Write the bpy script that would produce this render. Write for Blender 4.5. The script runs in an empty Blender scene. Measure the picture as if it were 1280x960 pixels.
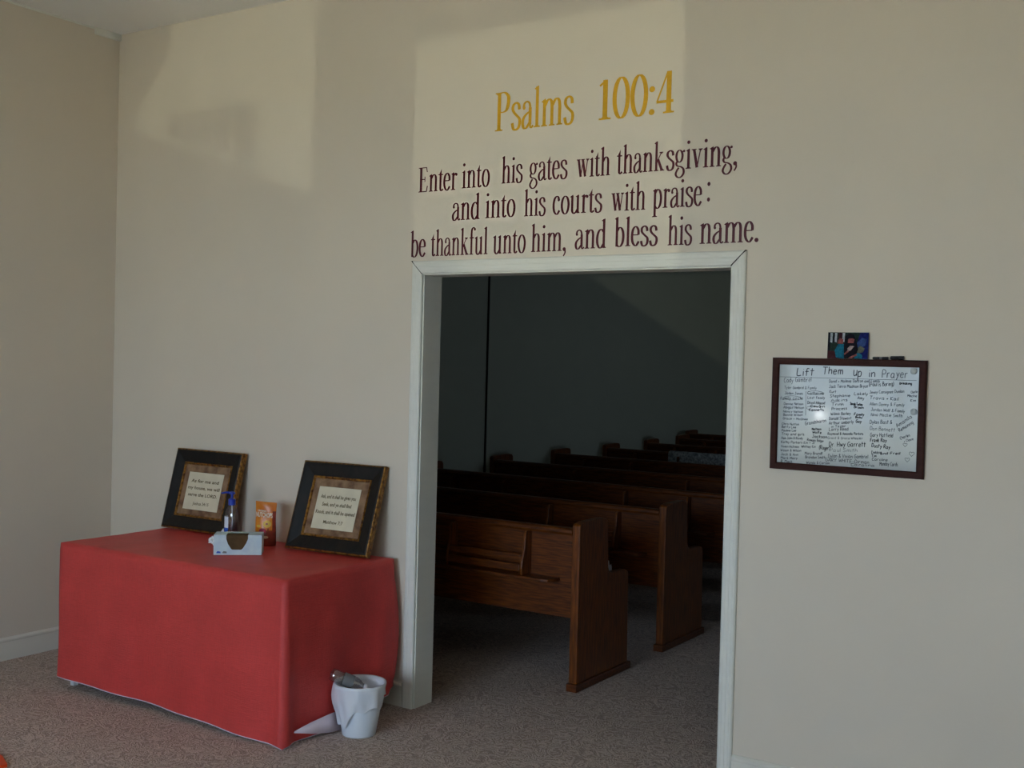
import bpy, bmesh, math, random
from math import sin, cos, pi, radians
from mathutils import Vector, Matrix
random.seed(7)
sc = bpy.context.scene
COL = sc.collection

# ------------------------------------------------------------------ camera
cam_data = bpy.data.cameras.new('camera')
cam = bpy.data.objects.new('camera', cam_data); COL.objects.link(cam)
cam_data.sensor_width = 36.0
cam_data.lens = 36.0 * 1413.9 / 1280.0
cam_data.clip_start = 0.05; cam_data.clip_end = 200
YAW, PITCH, ROLL = 0.5727, -0.0199, 0.0257
Fv = Vector((-sin(YAW) * cos(PITCH), cos(YAW) * cos(PITCH), sin(PITCH)))
rv = Vector((cos(YAW), sin(YAW), 0)); uv = rv.cross(Fv)
r2 = rv * cos(ROLL) + uv * sin(ROLL); u2 = -rv * sin(ROLL) + uv * cos(ROLL)
M = Matrix((r2, u2, -Fv)).transposed().to_4x4()
M.translation = Vector((5.4851, -4.2504, 1.6584))
cam.matrix_world = M
sc.camera = cam

# ------------------------------------------------------------------ world, sun, lamps, exposure
w = bpy.data.worlds.new('sky'); sc.world = w; w.use_nodes = True
nt = w.node_tree; nt.nodes.clear()
wo = nt.nodes.new('ShaderNodeOutputWorld'); bg = nt.nodes.new('ShaderNodeBackground')
tc = nt.nodes.new('ShaderNodeTexCoord'); sep = nt.nodes.new('ShaderNodeSeparateXYZ'); cr = nt.nodes.new('ShaderNodeValToRGB')
cr.color_ramp.elements[0].position = 0.0; cr.color_ramp.elements[0].color = (0.56, 0.69, 0.86, 1)
cr.color_ramp.elements[1].position = 0.8; cr.color_ramp.elements[1].color = (0.30, 0.46, 0.80, 1)
nt.links.new(tc.outputs['Generated'], sep.inputs[0]); nt.links.new(sep.outputs['Z'], cr.inputs[0])
nt.links.new(cr.outputs[0], bg.inputs[0]); nt.links.new(bg.outputs[0], wo.inputs[0])
bg.inputs[1].default_value = 2.9

def lamp(name, kind, loc, energy, color, aim=None, **kw):
    d = bpy.data.lights.new(name, kind); d.energy = energy; d.color = color
    for k, v in kw.items(): setattr(d, k, v)
    o = bpy.data.objects.new(name, d); COL.objects.link(o); o.location = loc
    if aim is not None:
        o.rotation_euler = (Vector(aim) - Vector(loc)).to_track_quat('-Z', 'Y').to_euler()
    return o
# the sun stands high behind the building, it only reaches the car park in front of the door
lamp('sun', 'SUN', (0, 0, 20), 8.0, (1.0, 0.93, 0.80), aim=(0, -12, -0.0), angle=0.009)
# sunlight thrown back through the door by a parked car
lamp('sun_glint', 'SPOT', (8.0, -12.0, 1.0), 250, (0.97, 1.0, 0.80), aim=(2.6, 0, 2.4), spot_size=radians(60), spot_blend=0.3, shadow_soft_size=0.009)
# a small glint on chrome outside, mirrored in the whiteboard
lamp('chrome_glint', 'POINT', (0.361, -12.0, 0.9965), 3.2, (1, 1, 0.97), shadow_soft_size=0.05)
def portal(name, x0, x1, z0, z1, y, side=False):
    d = bpy.data.lights.new(name, 'AREA'); d.shape = 'RECTANGLE'; d.size = x1 - x0; d.size_y = z1 - z0
    d.cycles.is_portal = True
    o = bpy.data.objects.new(name, d); COL.objects.link(o); o.location = ((x0 + x1) / 2, y, (z0 + z1) / 2)
    o.rotation_euler = (radians(90), 0, 0)      # -Z looks towards +Y, into the room
    if side: o.location = (y, (x0 + x1) / 2, (z0 + z1) / 2); o.rotation_euler = (radians(90), 0, radians(90))
    return o

sc.view_settings.view_transform = 'Standard'
sc.view_settings.look = 'None'
sc.view_settings.exposure = 2.83
sc.view_settings.gamma = 1.0
sc.view_settings.use_curve_mapping = False

# ------------------------------------------------------------------ materials
def lin(c):
    return tuple((v / 255 / 12.92 if v / 255 <= .04045 else ((v / 255 + .055) / 1.055) ** 2.4) for v in c) + (1,)
def mat(name, rgb, rough=.6, spec=.4, var=0.0, scale=8, bump=0, bscale=60, metal=0, trans=0, detail=4, rgb2=None, stretch=None, coat=0):
    m = bpy.data.materials.new(name); m.use_nodes = True
    n = m.node_tree; b = n.nodes['Principled BSDF']
    b.inputs['Base Color'].default_value = lin(rgb); b.inputs['Roughness'].default_value = rough
    b.inputs['Metallic'].default_value = metal; b.inputs['Specular IOR Level'].default_value = spec
    b.inputs['Coat Weight'].default_value = coat
    t = n.nodes.new('ShaderNodeTexCoord'); mp = n.nodes.new('ShaderNodeMapping')
    n.links.new(t.outputs['Object'], mp.inputs[0])
    if stretch: mp.inputs['Scale'].default_value = stretch
    if var or rgb2:
        nz = n.nodes.new('ShaderNodeTexNoise'); nz.inputs['Scale'].default_value = scale; nz.inputs['Detail'].default_value = detail
        r = n.nodes.new('ShaderNodeValToRGB'); c = lin(rgb)
        c2 = lin(rgb2) if rgb2 else tuple(min(1, v * (1 + var)) for v in c[:3]) + (1,)
        c1 = c if rgb2 else tuple(v * (1 - var) for v in c[:3]) + (1,)
        r.color_ramp.elements[0].position = .35; r.color_ramp.elements[1].position = .65
        r.color_ramp.elements[0].color = c1; r.color_ramp.elements[1].color = c2
        n.links.new(mp.outputs[0], nz.inputs[0]); n.links.new(nz.outputs[0], r.inputs[0]); n.links.new(r.outputs[0], b.inputs['Base Color'])
    if bump:
        nb = n.nodes.new('ShaderNodeTexNoise'); nb.inputs['Scale'].default_value = bscale; nb.inputs['Detail'].default_value = 3
        bp = n.nodes.new('ShaderNodeBump'); bp.inputs['Strength'].default_value = bump; bp.inputs['Distance'].default_value = .01
        n.links.new(mp.outputs[0], nb.inputs[0]); n.links.new(nb.outputs[0], bp.inputs['Height']); n.links.new(bp.outputs[0], b.inputs['Normal'])
    return m
def glass(name, tint=(1, 1, 1), keep=.9, rough=.02):
    m = bpy.data.materials.new(name); m.use_nodes = True; n = m.node_tree; n.nodes.clear()
    o = n.nodes.new('ShaderNodeOutputMaterial'); mx = n.nodes.new('ShaderNodeMixShader')
    tr = n.nodes.new('ShaderNodeBsdfTransparent'); gl = n.nodes.new('ShaderNodeBsdfGlossy')
    tr.inputs[0].default_value = tint + (1,); gl.inputs['Roughness'].default_value = rough
    mx.inputs[0].default_value = 1 - keep
    n.links.new(tr.outputs[0], mx.inputs[1]); n.links.new(gl.outputs[0], mx.inputs[2]); n.links.new(mx.outputs[0], o.inputs[0])
    return m

M_wall = mat('cream_paint', (217, 205, 187), .75, .25, var=.02, scale=1.3, bump=.05, bscale=140)
M_wall_s = mat('sanctuary_paint', (198, 200, 182), .75, .2, var=.02, scale=1)
M_ceil = mat('ceiling_paint', (238, 235, 230), .85, .2, bump=.25, bscale=90)
M_trim = mat('white_gloss_paint', (224, 222, 211), .5, .3, var=.015, scale=5, stretch=(1, 1, 6))
M_trim2 = mat('yellowed_trim_paint', (222, 216, 202), .45, .4, var=.02, scale=5)
M_gap = mat('dark_joint', (52, 44, 36), .9, .1)
M_gold_v = mat('gold_lettering', (212, 160, 22), .45, .4, var=.05, scale=12)
M_maroon = mat('maroon_lettering', (84, 12, 28), .45, .35)
M_cloth = mat('coral_red_vinyl', (205, 67, 63), .45, .35, var=.06, scale=5)
M_hem = mat('white_flannel_backing', (222, 206, 214), .8, .2)
M_black = mat('distressed_black_wood', (15, 13, 11), .55, .3, rgb2=(30, 24, 18), scale=26, stretch=(1, 1, .4))
M_gold = mat('antique_gold_leaf', (158, 112, 42), .38, .5, rgb2=(78, 42, 16), scale=60, metal=.55)
M_matb = mat('marbled_brown_mat', (150, 118, 88), .8, .2, rgb2=(104, 76, 56), scale=18, detail=8)
M_paper = mat('aged_cream_paper', (214, 203, 176), .8, .2, var=.04, scale=16)
M_ink = mat('brown_ink', (96, 78, 50), .8, .1)
M_oak = mat('oak', (112, 56, 10), .40, .4, rgb2=(68, 31, 6), scale=9, stretch=(1.2, 7, 14), detail=6)
M_oak_v = mat('oak_upright_grain', (130, 68, 14), .38, .45, rgb2=(82, 40, 9), scale=9, stretch=(10, 10, .9), detail=6)
M_seat = mat('worn_maroon_seat_fabric', (70, 30, 30), .9, .1)
M_wf = mat('dark_walnut_frame', (58, 28, 20), .6, .15, var=.12, scale=20, stretch=(1, 1, 4))
M_board = mat('white_board_enamel', (184, 189, 187), .06, .16)
M_grey = mat('grey_smudge', (182, 186, 184), .6, .2)
M_white = mat('white_plastic', (232, 232, 236), .4, .5)
M_black_p = mat('black_plastic', (22, 20, 22), .35, .5)
M_greyl = mat('grey_marker_label', (120, 118, 116), .5)
M_blue = mat('blue_plastic', (18, 52, 160), .35, .5)
M_blue2 = mat('blue_label', (40, 92, 190), .5, .4)
M_lab = mat('white_label', (225, 228, 235), .5, .4)
M_gel = glass('clear_gel_plastic', (.80, .80, .86), .82, .08)
M_clear = glass('clear_bottle_plastic', (.86, .84, .86), .72, .15)
M_pane = glass('window_glass', (.95, .97, .96), .94)
M_tint = glass('tinted_door_glass', (.66, .67, .66), .94)
M_card = mat('white_carton', (205, 220, 222), .55, .4, rgb2=(188, 204, 214), scale=22)
M_brown = mat('brown_cardboard_inside', (92, 70, 46), .85, .1, var=.1, scale=30)
M_tis = mat('tissue', (240, 238, 236), .9, .1)
M_bago = mat('orange_foil', (214, 132, 14), .32, .5, rgb2=(196, 100, 14), scale=14)
M_bagr = mat('red_brown_foil', (150, 48, 22), .34, .5, rgb2=(108, 30, 18), scale=30)
M_bagw = mat('cream_print', (226, 214, 190), .5, .3)
M_bagy = mat('yellow_candy_print', (214, 172, 70), .5, .3)
M_bagp = mat('magenta_print', (150, 34, 60), .5, .3)
M_liner = mat('thin_white_plastic_liner', (228, 230, 234), .3, .5, bump=.25, bscale=24)
M_bin = mat('white_bin_plastic', (225, 230, 236), .35, .5)
M_orange = mat('bright_orange_plastic', (228, 70, 10), .45, .4)
M_tab = mat('grey_speckled_table', (170, 168, 164), .5)
M_legm = mat('pale_grey_metal', (205, 205, 208), .4, .5)
M_conc = mat('sunlit_concrete', (186, 180, 158), .9, .1, var=.06, scale=2)
M_blocker = mat('blocker_green', (60, 84, 40), .9, .1)
M_alu = mat('white_door_paint', (220, 220, 216), .5, .4)
M_lace = mat('white_crochet', (200, 204, 204), .9, .1, rgb2=(120, 124, 126), scale=45)

# carpet with looped, meandering pile
M_carpet = bpy.data.materials.new('looped_carpet'); M_carpet.use_nodes = True
n = M_carpet.node_tree; b = n.nodes['Principled BSDF']; b.inputs['Roughness'].default_value = .95; b.inputs['Specular IOR Level'].default_value = .1
t = n.nodes.new('ShaderNodeTexCoord')
n1 = n.nodes.new('ShaderNodeTexNoise'); n1.inputs['Scale'].default_value = 10; n1.inputs['Detail'].default_value = 1.5; n1.inputs['Distortion'].default_value = 1.6
n.links.new(t.outputs['Object'], n1.inputs[0])
mm = n.nodes.new('ShaderNodeMath'); mm.operation = 'MULTIPLY'; mm.inputs[1].default_value = 48; n.links.new(n1.outputs[0], mm.inputs[0])
sn = n.nodes.new('ShaderNodeMath'); sn.operation = 'SINE'; n.links.new(mm.outputs[0], sn.inputs[0])
n2 = n.nodes.new('ShaderNodeTexNoise'); n2.inputs['Scale'].default_value = 160; n2.inputs['Detail'].default_value = 2
n.links.new(t.outputs['Object'], n2.inputs[0])
ad = n.nodes.new('ShaderNodeMath'); ad.operation = 'MULTIPLY_ADD'; ad.inputs[1].default_value = .17; n.links.new(sn.outputs[0], ad.inputs[0]); n.links.new(n2.outputs[0], ad.inputs[2])
cr = n.nodes.new('ShaderNodeValToRGB'); cr.color_ramp.elements[0].position = .2; cr.color_ramp.elements[1].position = .8
cr.color_ramp.elements[0].color = lin((154, 134, 121)); cr.color_ramp.elements[1].color = lin((224, 204, 190))
n.links.new(ad.outputs[0], cr.inputs[0]); n.links.new(cr.outputs[0], b.inputs['Base Color'])
bp = n.nodes.new('ShaderNodeBump'); bp.inputs['Strength'].default_value = .8; bp.inputs['Distance'].default_value = .012
n.links.new(ad.outputs[0], bp.inputs['Height']); n.links.new(bp.outputs[0], b.inputs['Normal'])
# woven cloth relief
n = M_cloth.node_tree; b = n.nodes['Principled BSDF']; t = n.nodes.new('ShaderNodeTexCoord')
prev = None
for ax, stt in (('a', (60, 60, 1200)), ('b', (1200, 1200, 60))):
    mp = n.nodes.new('ShaderNodeMapping'); mp.inputs['Scale'].default_value = stt
    nz = n.nodes.new('ShaderNodeTexNoise'); nz.inputs['Scale'].default_value = .35; nz.inputs['Detail'].default_value = 2
    n.links.new(t.outputs['Object'], mp.inputs[0]); n.links.new(mp.outputs[0], nz.inputs[0])
    if prev is None: prev = nz
    else:
        a = n.nodes.new('ShaderNodeMath'); n.links.new(prev.outputs[0], a.inputs[0]); n.links.new(nz.outputs[0], a.inputs[1])
        bp = n.nodes.new('ShaderNodeBump'); bp.inputs['Strength'].default_value = .35; bp.inputs['Distance'].default_value = .004
        n.links.new(a.outputs[0], bp.inputs['Height']); n.links.new(bp.outputs[0], b.inputs['Normal'])
        hs = n.nodes.new('ShaderNodeMapRange'); hs.inputs[1].default_value = .75; hs.inputs[2].default_value = 1.25; hs.inputs[3].default_value = .92; hs.inputs[4].default_value = 1.07
        n.links.new(a.outputs[0], hs.inputs[0])
        src = b.inputs['Base Color'].links[0].from_socket
        vm = n.nodes.new('ShaderNodeVectorMath'); vm.operation = 'MULTIPLY'
        n.links.new(src, vm.inputs[0]); n.links.new(hs.outputs[0], vm.inputs[1]); n.links.new(vm.outputs[0], b.inputs['Base Color'])

# ------------------------------------------------------------------ helpers
def link_mesh(name, bm, m, parent=None, loc=(0, 0, 0), rot=(0, 0, 0), smooth=False, recalc=True):
    if recalc: bmesh.ops.recalc_face_normals(bm, faces=bm.faces)
    me = bpy.data.meshes.new(name); bm.to_mesh(me); bm.free()
    if isinstance(m, (list, tuple)):
        for x in m: me.materials.append(x)
    else: me.materials.append(m)
    if smooth:
        for p in me.polygons: p.use_smooth = True
    o = bpy.data.objects.new(name, me); COL.objects.link(o); o.parent = parent; o.location = loc; o.rotation_euler = rot
    return o
def tag(o, label=None, cat=None, group=None, kind=None):
    for k, v in (('label', label), ('category', cat), ('group', group), ('kind', kind)):
        if v: o[k] = v
    return o
def thing(name, label, cat, loc=(0, 0, 0), rot=(0, 0, 0), group=None):
    o = bpy.data.objects.new(name, None); COL.objects.link(o); o.location = loc; o.rotation_euler = rot
    o.empty_display_size = .1
    return tag(o, label, cat, group)
def add_box(bm, x0, x1, y0, y1, z0, z1, bev=0, mi=0):
    r = bmesh.ops.create_cube(bm, size=1)
    for v in r['verts']:
        v.co = Vector((x0 + (v.co.x + .5) * (x1 - x0), y0 + (v.co.y + .5) * (y1 - y0), z0 + (v.co.z + .5) * (z1 - z0)))
    fs = set(f for v in r['verts'] for f in v.link_faces)
    for f in fs: f.material_index = mi
    if bev:
        es = set(e for v in r['verts'] for e in v.link_edges)
        bmesh.ops.bevel(bm, geom=list(es), offset=bev, segments=2, affect='EDGES', profile=.5)
def box(name, x0, x1, y0, y1, z0, z1, m, parent=None, bev=0, kind=None):
    bm = bmesh.new(); add_box(bm, x0, x1, y0, y1, z0, z1, bev)
    o = link_mesh(name, bm, m, parent)
    if kind: o['kind'] = kind
    return o
def add_prism(bm, pts, axis, a0, a1):
    """pts are 2D; axis is the extrusion axis; 'x': pts=(y,z); 'y': pts=(x,z); 'z': pts=(x,y)"""
    def P(p, a):
        return {'x': (a, p[0], p[1]), 'y': (p[0], a, p[1]), 'z': (p[0], p[1], a)}[axis]
    A = [bm.verts.new(P(p, a0)) for p in pts]; B = [bm.verts.new(P(p, a1)) for p in pts]
    bm.faces.new(A); bm.faces.new(B[::-1])
    k = len(pts)
    for i in range(k): bm.faces.new((A[i], B[i], B[(i + 1) % k], A[(i + 1) % k]))
def add_lathe(bm, prof, seg=32, c=(0, 0, 0), cap0=True, cap1=True):
    rings = []
    for r, z in prof:
        rings.append([bm.verts.new((c[0] + r * cos(2 * pi * i / seg), c[1] + r * sin(2 * pi * i / seg), c[2] + z)) for i in range(seg)])
    for a, b_ in zip(rings, rings[1:]):
        for i in range(seg): bm.faces.new((a[i], a[(i + 1) % seg], b_[(i + 1) % seg], b_[i]))
    if cap0: bm.faces.new(rings[0][::-1])
    if cap1: bm.faces.new(rings[-1])
def add_tube(bm, pts, r, seg=8):
    pts = [Vector(p) for p in pts]; rings = []
    for i, p in enumerate(pts):
        d = (pts[min(i + 1, len(pts) - 1)] - pts[max(i - 1, 0)]).normalized()
        a = d.cross(Vector((0, 0, 1)))
        if a.length < 1e-3: a = d.cross(Vector((0, 1, 0)))
        a.normalize(); c = d.cross(a)
        rr = r[i] if isinstance(r, (list, tuple)) else r
        rings.append([bm.verts.new(p + (a * cos(2 * pi * k / seg) + c * sin(2 * pi * k / seg)) * rr) for k in range(seg)])
    for A, B in zip(rings, rings[1:]):
        for k in range(seg): bm.faces.new((A[k], A[(k + 1) % seg], B[(k + 1) % seg], B[k]))
    bm.faces.new(rings[0][::-1]); bm.faces.new(rings[-1])
def sweep_rect(bm, prof, W, H):
    """mitred moulding round a W x H rectangle in the local XZ plane, facing -y; prof = [(inset, y)]"""
    rings = []
    for ins, y in prof:
        rings.append([bm.verts.new(p) for p in ((ins, y, ins), (W - ins, y, ins), (W - ins, y, H - ins), (ins, y, H - ins))])
    for A, B in zip(rings, rings[1:]):
        for k in range(4): bm.faces.new((A[k], A[(k + 1) % 4], B[(k + 1) % 4], B[k]))
def wall_xz(name, x0, x1, z0, z1, y0, y1, holes, m, kind='structure'):
    """wall slab in the XZ plane with rectangular holes, one mesh"""
    xs = sorted({x0, x1} | {h[0] for h in holes} | {h[1] for h in holes}); zs = sorted({z0, z1} | {h[2] for h in holes} | {h[3] for h in holes})
    bm = bmesh.new()
    def solid(i, j):
        if i < 0 or j < 0 or i >= len(xs) - 1 or j >= len(zs) - 1: return False
        cx, cz = (xs[i] + xs[i + 1]) / 2, (zs[j] + zs[j + 1]) / 2
        return not any(h[0] < cx < h[1] and h[2] < cz < h[3] for h in holes)
    V = {}
    def v(i, j, k):
        if (i, j, k) not in V: V[(i, j, k)] = bm.verts.new((xs[i], (y0, y1)[k], zs[j]))
        return V[(i, j, k)]
    for i in range(len(xs) - 1):
        for j in range(len(zs) - 1):
            if not solid(i, j): continue
            bm.faces.new([v(i, j, 0), v(i + 1, j, 0), v(i + 1, j + 1, 0), v(i, j + 1, 0)])
            bm.faces.new([v(i, j, 1), v(i, j + 1, 1), v(i + 1, j + 1, 1), v(i + 1, j, 1)])
            if not solid(i - 1, j): bm.faces.new([v(i, j, 0), v(i, j + 1, 0), v(i, j + 1, 1), v(i, j, 1)])
            if not solid(i + 1, j): bm.faces.new([v(i + 1, j, 0), v(i + 1, j, 1), v(i + 1, j + 1, 1), v(i + 1, j + 1, 0)])
            if not solid(i, j - 1): bm.faces.new([v(i, j, 0), v(i, j, 1), v(i + 1, j, 1), v(i + 1, j, 0)])
            if not solid(i, j + 1): bm.faces.new([v(i, j + 1, 0), v(i + 1, j + 1, 0), v(i + 1, j + 1, 1), v(i, j + 1, 1)])
    o = link_mesh(name, bm, m); o['kind'] = kind
    return o
def flat_text(s, w_, h_, m, name, parent, loc, rot=(0, 0, 0), bold=0.0, shear=0.0):
    """text as flat print in the local XZ plane, scaled to width w_ and height h_"""
    cu = bpy.data.curves.new(name, 'FONT'); cu.body = s; cu.offset = bold; cu.resolution_u = 2; cu.shear = shear
    tmp = bpy.data.objects.new(name, cu)
    me = bpy.data.meshes.new_from_object(tmp); bpy.data.objects.remove(tmp); bpy.data.curves.remove(cu)
    xs = [v.co.x for v in me.vertices]
    if not xs: return None
    sx = w_ / max(max(xs) - min(xs), 1e-3); sy = h_ / .70; x0 = min(xs)
    for v in me.vertices: v.co = Vector(((v.co.x - x0) * sx, 0, v.co.y * sy))
    me.materials.clear(); me.materials.append(m)
    o = bpy.data.objects.new(name, me); COL.objects.link(o); o.parent = parent; o.location = loc; o.rotation_euler = rot
    return o

# ------------------------------------------------------------------ the setting: lobby
H = 3.477; XL, XR, HD = 2.234, 3.7716, 2.06
T = .132; HB = .121; YF = -6.2; XW = 7.4
wall_xz('wall_back', 0, XW, 0, H, 0, T, [(XL - .001, XR + .001, -1, HD + .001)], M_wall)
box('wall_left', -.15, 0, YF - .15, 0, 0, H, M_wall, kind='structure')
box('wall_right', XW, XW + .15, YF - .15, T, 0, H, M_wall, kind='structure')
DL = (4.24, 4.92, .25, 2.25); DR = (5.20, 5.88, .25, 2.035); W1 = (1.8, 4.0, .80, 2.45)
wall_xz('wall_front', 0, XW, 0, H, YF - .15, YF, [(4.10, 6.02, -1, 2.42), W1], M_wall)
bm = bmesh.new(); add_box(bm, -.6, 9.2, YF - .15, 13.2, -.12, 0); tag(link_mesh('floor', bm, M_carpet), kind='structure')
box('ceiling', -.15, XW + .15, YF - .15, T, H, H + .12, M_ceil, kind='structure')
# front entrance, behind the camera
d = box('door_2', 4.10, 6.02, YF - .10, YF - .05, 0, .25, M_alu); d['kind'] = 'structure'
for x0, x1, z0, z1 in ((4.10, 4.24, .25, 2.42), (4.92, 5.20, .25, 2.42), (5.88, 6.02, .25, 2.42), (4.24, 4.92, 2.25, 2.42), (5.20, 5.88, 2.035, 2.42)):
    box('door_frame', x0, x1, YF - .10, YF - .05, z0, z1, M_alu, d)
for q in (DL, DR): box('pane', q[0], q[1], YF - .078, YF - .072, q[2], q[3], M_tint, d)
wn = box('window_1', W1[0], W1[1], YF - .10, YF - .05, W1[2], W1[2] + .05, M_alu); wn['kind'] = 'structure'
box('window_frame', W1[0], W1[0] + .05, YF - .10, YF - .05, W1[2] + .05, W1[3], M_alu, wn)
box('window_frame', W1[1] - .05, W1[1], YF - .10, YF - .05, W1[2] + .05, W1[3], M_alu, wn)
box('window_frame', W1[0] + .05, W1[1] - .05, YF - .10, YF - .05, W1[3] - .05, W1[3], M_alu, wn)
box('mullion', 2.88, 2.92, YF - .10, YF - .05, W1[2] + .05, W1[3] - .05, M_alu, wn)
for a, b_ in ((W1[0] + .05, 2.88), (2.92, W1[1] - .05)): box('pane', a, b_, YF - .078, YF - .072, W1[2] + .05, W1[3] - .05, M_pane, wn)
portal('entrance_portal', 4.1, 6.02, .1, 2.42, YF - .16); portal('window_portal', W1[0], W1[1], W1[2], W1[3], YF - .16)
# outside
box('ground', -14, 26, -30, YF - .15, -.16, -.04, M_conc, kind='structure')
bm = bmesh.new()
add_prism(bm, [(4.2, -.04), (7.6, -.04), (7.6, .9), (6.45, 1.13), (6.1, 1.38), (5.88, 1.47), (5.6, 1.57), (5.36, 1.64), (5.2, 1.66), (4.2, 1.67)], 'y', -8.06, -7.94)  # added blocker, its sloping top trims the glint's patches from below
tag(link_mesh('patch_blocker_wall', bm, M_conc), 'unseen sloped concrete wall added outside the front door to cut the light patches', 'wall')
sh = thing('round_blocker', 'unseen round shrub standing on the end of the ramp wall', 'blocker', (5.28, -8.0, 1.66))
bm = bmesh.new(); bmesh.ops.create_icosphere(bm, subdivisions=4, radius=.165)  # added ball, unseen, there only for its curved shadow in the left patch
for v in bm.verts: v.co = v.co * (1 + random.uniform(-.03, .03)) + Vector((0, 0, .172))
link_mesh('blocker_ball', bm, M_blocker, sh)
bm = bmesh.new(); add_tube(bm, [(0, 0, 0), (0, 0, .05)], .02); link_mesh('blocker_stem', bm, M_brown, sh)
for k, (x0, x1, z0) in enumerate(((4.385, 4.432, 1.880), (4.445, 4.492, 1.862), (4.506, 4.552, 1.845), (4.566, 4.618, 1.83), (4.632, 4.706, 1.80))):
    box('shadow_decal', x0, x1, YF - .0715, YF - .071, z0, 1.945, M_black_p, d)  # plain bars added in place of pane lettering, to cast its shadow

# trim round the opening: fluted casing with mitred corners
CW = .060
prof = [(0, 0), (0, .011), (.005, .015), (.013, .0158), (.016, .0148), (.020, .0155), (.029, .0165), (.032, .0155), (.036, .0170), (.045, .0172), (.048, .0158), (.052, .0160), (.058, .012), (.06, .008), (.06, 0)]
def casing(name, kind):
    bm = bmesh.new(); g = .0012
    rows = []
    for a, dpt in prof:      # a = distance from the opening edge
        if kind == 'head': P = [(XL - a + g, -dpt, HD + a), (XR + a - g, -dpt, HD + a)]
        elif kind == 'left': P = [(XL - a, -dpt, 0), (XL - a, -dpt, HD + a - g)]
        else: P = [(XR + a, -dpt, 0), (XR + a, -dpt, HD + a - g)]
        rows.append([bm.verts.new(p) for p in P])
    for A, B in zip(rows, rows[1:]): bm.faces.new((A[0], A[1], B[1], B[0]))
    for k in (0, 1): bm.faces.new([r[k] for r in rows])
    o = link_mesh(name, bm, M_trim); o['kind'] = 'structure'; return o
casing('trim_1', 'head'); casing('trim_2', 'left'); casing('trim_3', 'right')
for nm, xs, sx in (('left', XL, -1), ('right', XR, 1)):       # dark open mitre joint
    bm = bmesh.new()
    wd = .0007 if sx < 0 else .0016
    a = Vector((xs, -.0186, HD)); c = Vector((xs + sx * CW, -.0186, HD + CW)); q = Vector((1 if sx > 0 else -1, 0, -1)).normalized() * wd
    vs = [bm.verts.new(p) for p in (a - q, a + q, c + q, c - q)]; vb = [bm.verts.new(v.co + Vector((0, .018, 0))) for v in vs]
    bm.faces.new(vs); bm.faces.new(vb[::-1])
    for k in range(4): bm.faces.new((vs[k], vb[k], vb[(k + 1) % 4], vs[(k + 1) % 4]))
    o = link_mesh('trim_joint_' + nm, bm, M_gap); o.name = 'trim_4' if sx < 0 else 'trim_5'; o['kind'] = 'structure'
# jamb lining
bm = bmesh.new(); add_box(bm, XL - .004, XL + .006, .0005, T + .006, 0, HD + .004, .001); add_box(bm, XR - .006, XR + .004, .0005, T + .006, 0, HD + .004, .001); add_box(bm, XL + .006, XR - .006, .0005, T + .006, HD - .006, HD + .004, .001)
tag(link_mesh('door_1', bm, M_trim), kind='structure')
# baseboards
bprof = [(0, 0), (-.013, 0), (-.013, .098), (-.016, .103), (-.016, .112), (-.010, .118), (-.006, HB), (0, HB)]
def skirting(name, axis, a0, a1, off=0, flip=1):
    bm = bmesh.new()
    if axis == 'x': add_prism(bm, [(off + y * flip, z) for y, z in bprof], 'x', a0, a1)
    else: add_prism(bm, [(off + y * flip, z) for y, z in bprof], 'y', a0, a1)
    tag(link_mesh(name, bm, M_trim2), kind='structure')
skirting('baseboard_back_left', 'x', .0, XL - CW - .0005)
skirting('baseboard_back_right', 'x', XR + CW + .0005, XW)
skirting('baseboard_left', 'y', YF, -.016, 0, -1)
skirting('baseboard_right', 'y', YF, -.016, XW, 1)
box('trim_6', 0, .020, -.172, -.002, H - .038, H - .001, M_trim, bev=.002, kind='structure')
box('trim_7', 0, .006, YF, -.176, H - .010, H - .0005, M_trim, kind='structure')

# ------------------------------------------------------------------ the setting: worship room behind
SY = 13.0; SX0 = -.45
box('wall_sanctuary_left', SX0 - .15, SX0, T, SY, 0, H, M_wall_s, kind='structure')
bm = bmesh.new()
for q in ((T, 6.6, 0, H), (7.25, SY, 0, H), (6.6, 7.25, 0, 1.4), (6.6, 7.25, 2.3, H)): add_box(bm, 9.0, 9.15, q[0], q[1], q[2], q[3])
tag(link_mesh('wall_sanctuary_right', bm, M_wall_s), kind='structure')
ws = box('fill_window', 9.06, 9.10, 6.6, 7.25, 1.4, 1.44, M_alu); ws['kind'] = 'structure'  # unseen window added to brighten the worship room's left wall
box('window_frame', 9.06, 9.10, 6.6, 7.25, 2.26, 2.3, M_alu, ws)
box('pane', 9.075, 9.08, 6.6, 7.25, 1.44, 2.26, M_pane, ws)
portal('sanctuary_portal', 6.6, 7.25, 1.4, 2.3, 9.16, True)
box('wall_sanctuary_far', SX0 - .15, 9.15, SY, SY + .15, 0, H, M_wall_s, kind='structure')
box('wall_sanctuary_near_left', SX0 - .15, -.0, T - .001 - .13, T, 0, H, M_wall_s, kind='structure')
box('wall_sanctuary_near_right', XW + .15, 9.15, T - .131, T, 0, H, M_wall_s, kind='structure')
box('ceiling_sanctuary', SX0 - .15, 9.15, T, SY + .15, H, H + .12, M_ceil, kind='structure')
box('trim_8', SX0, SX0 + .015, 4.50, 4.513, 0, H, M_gap, kind='structure')   # thin dark strip running up the wall

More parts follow.
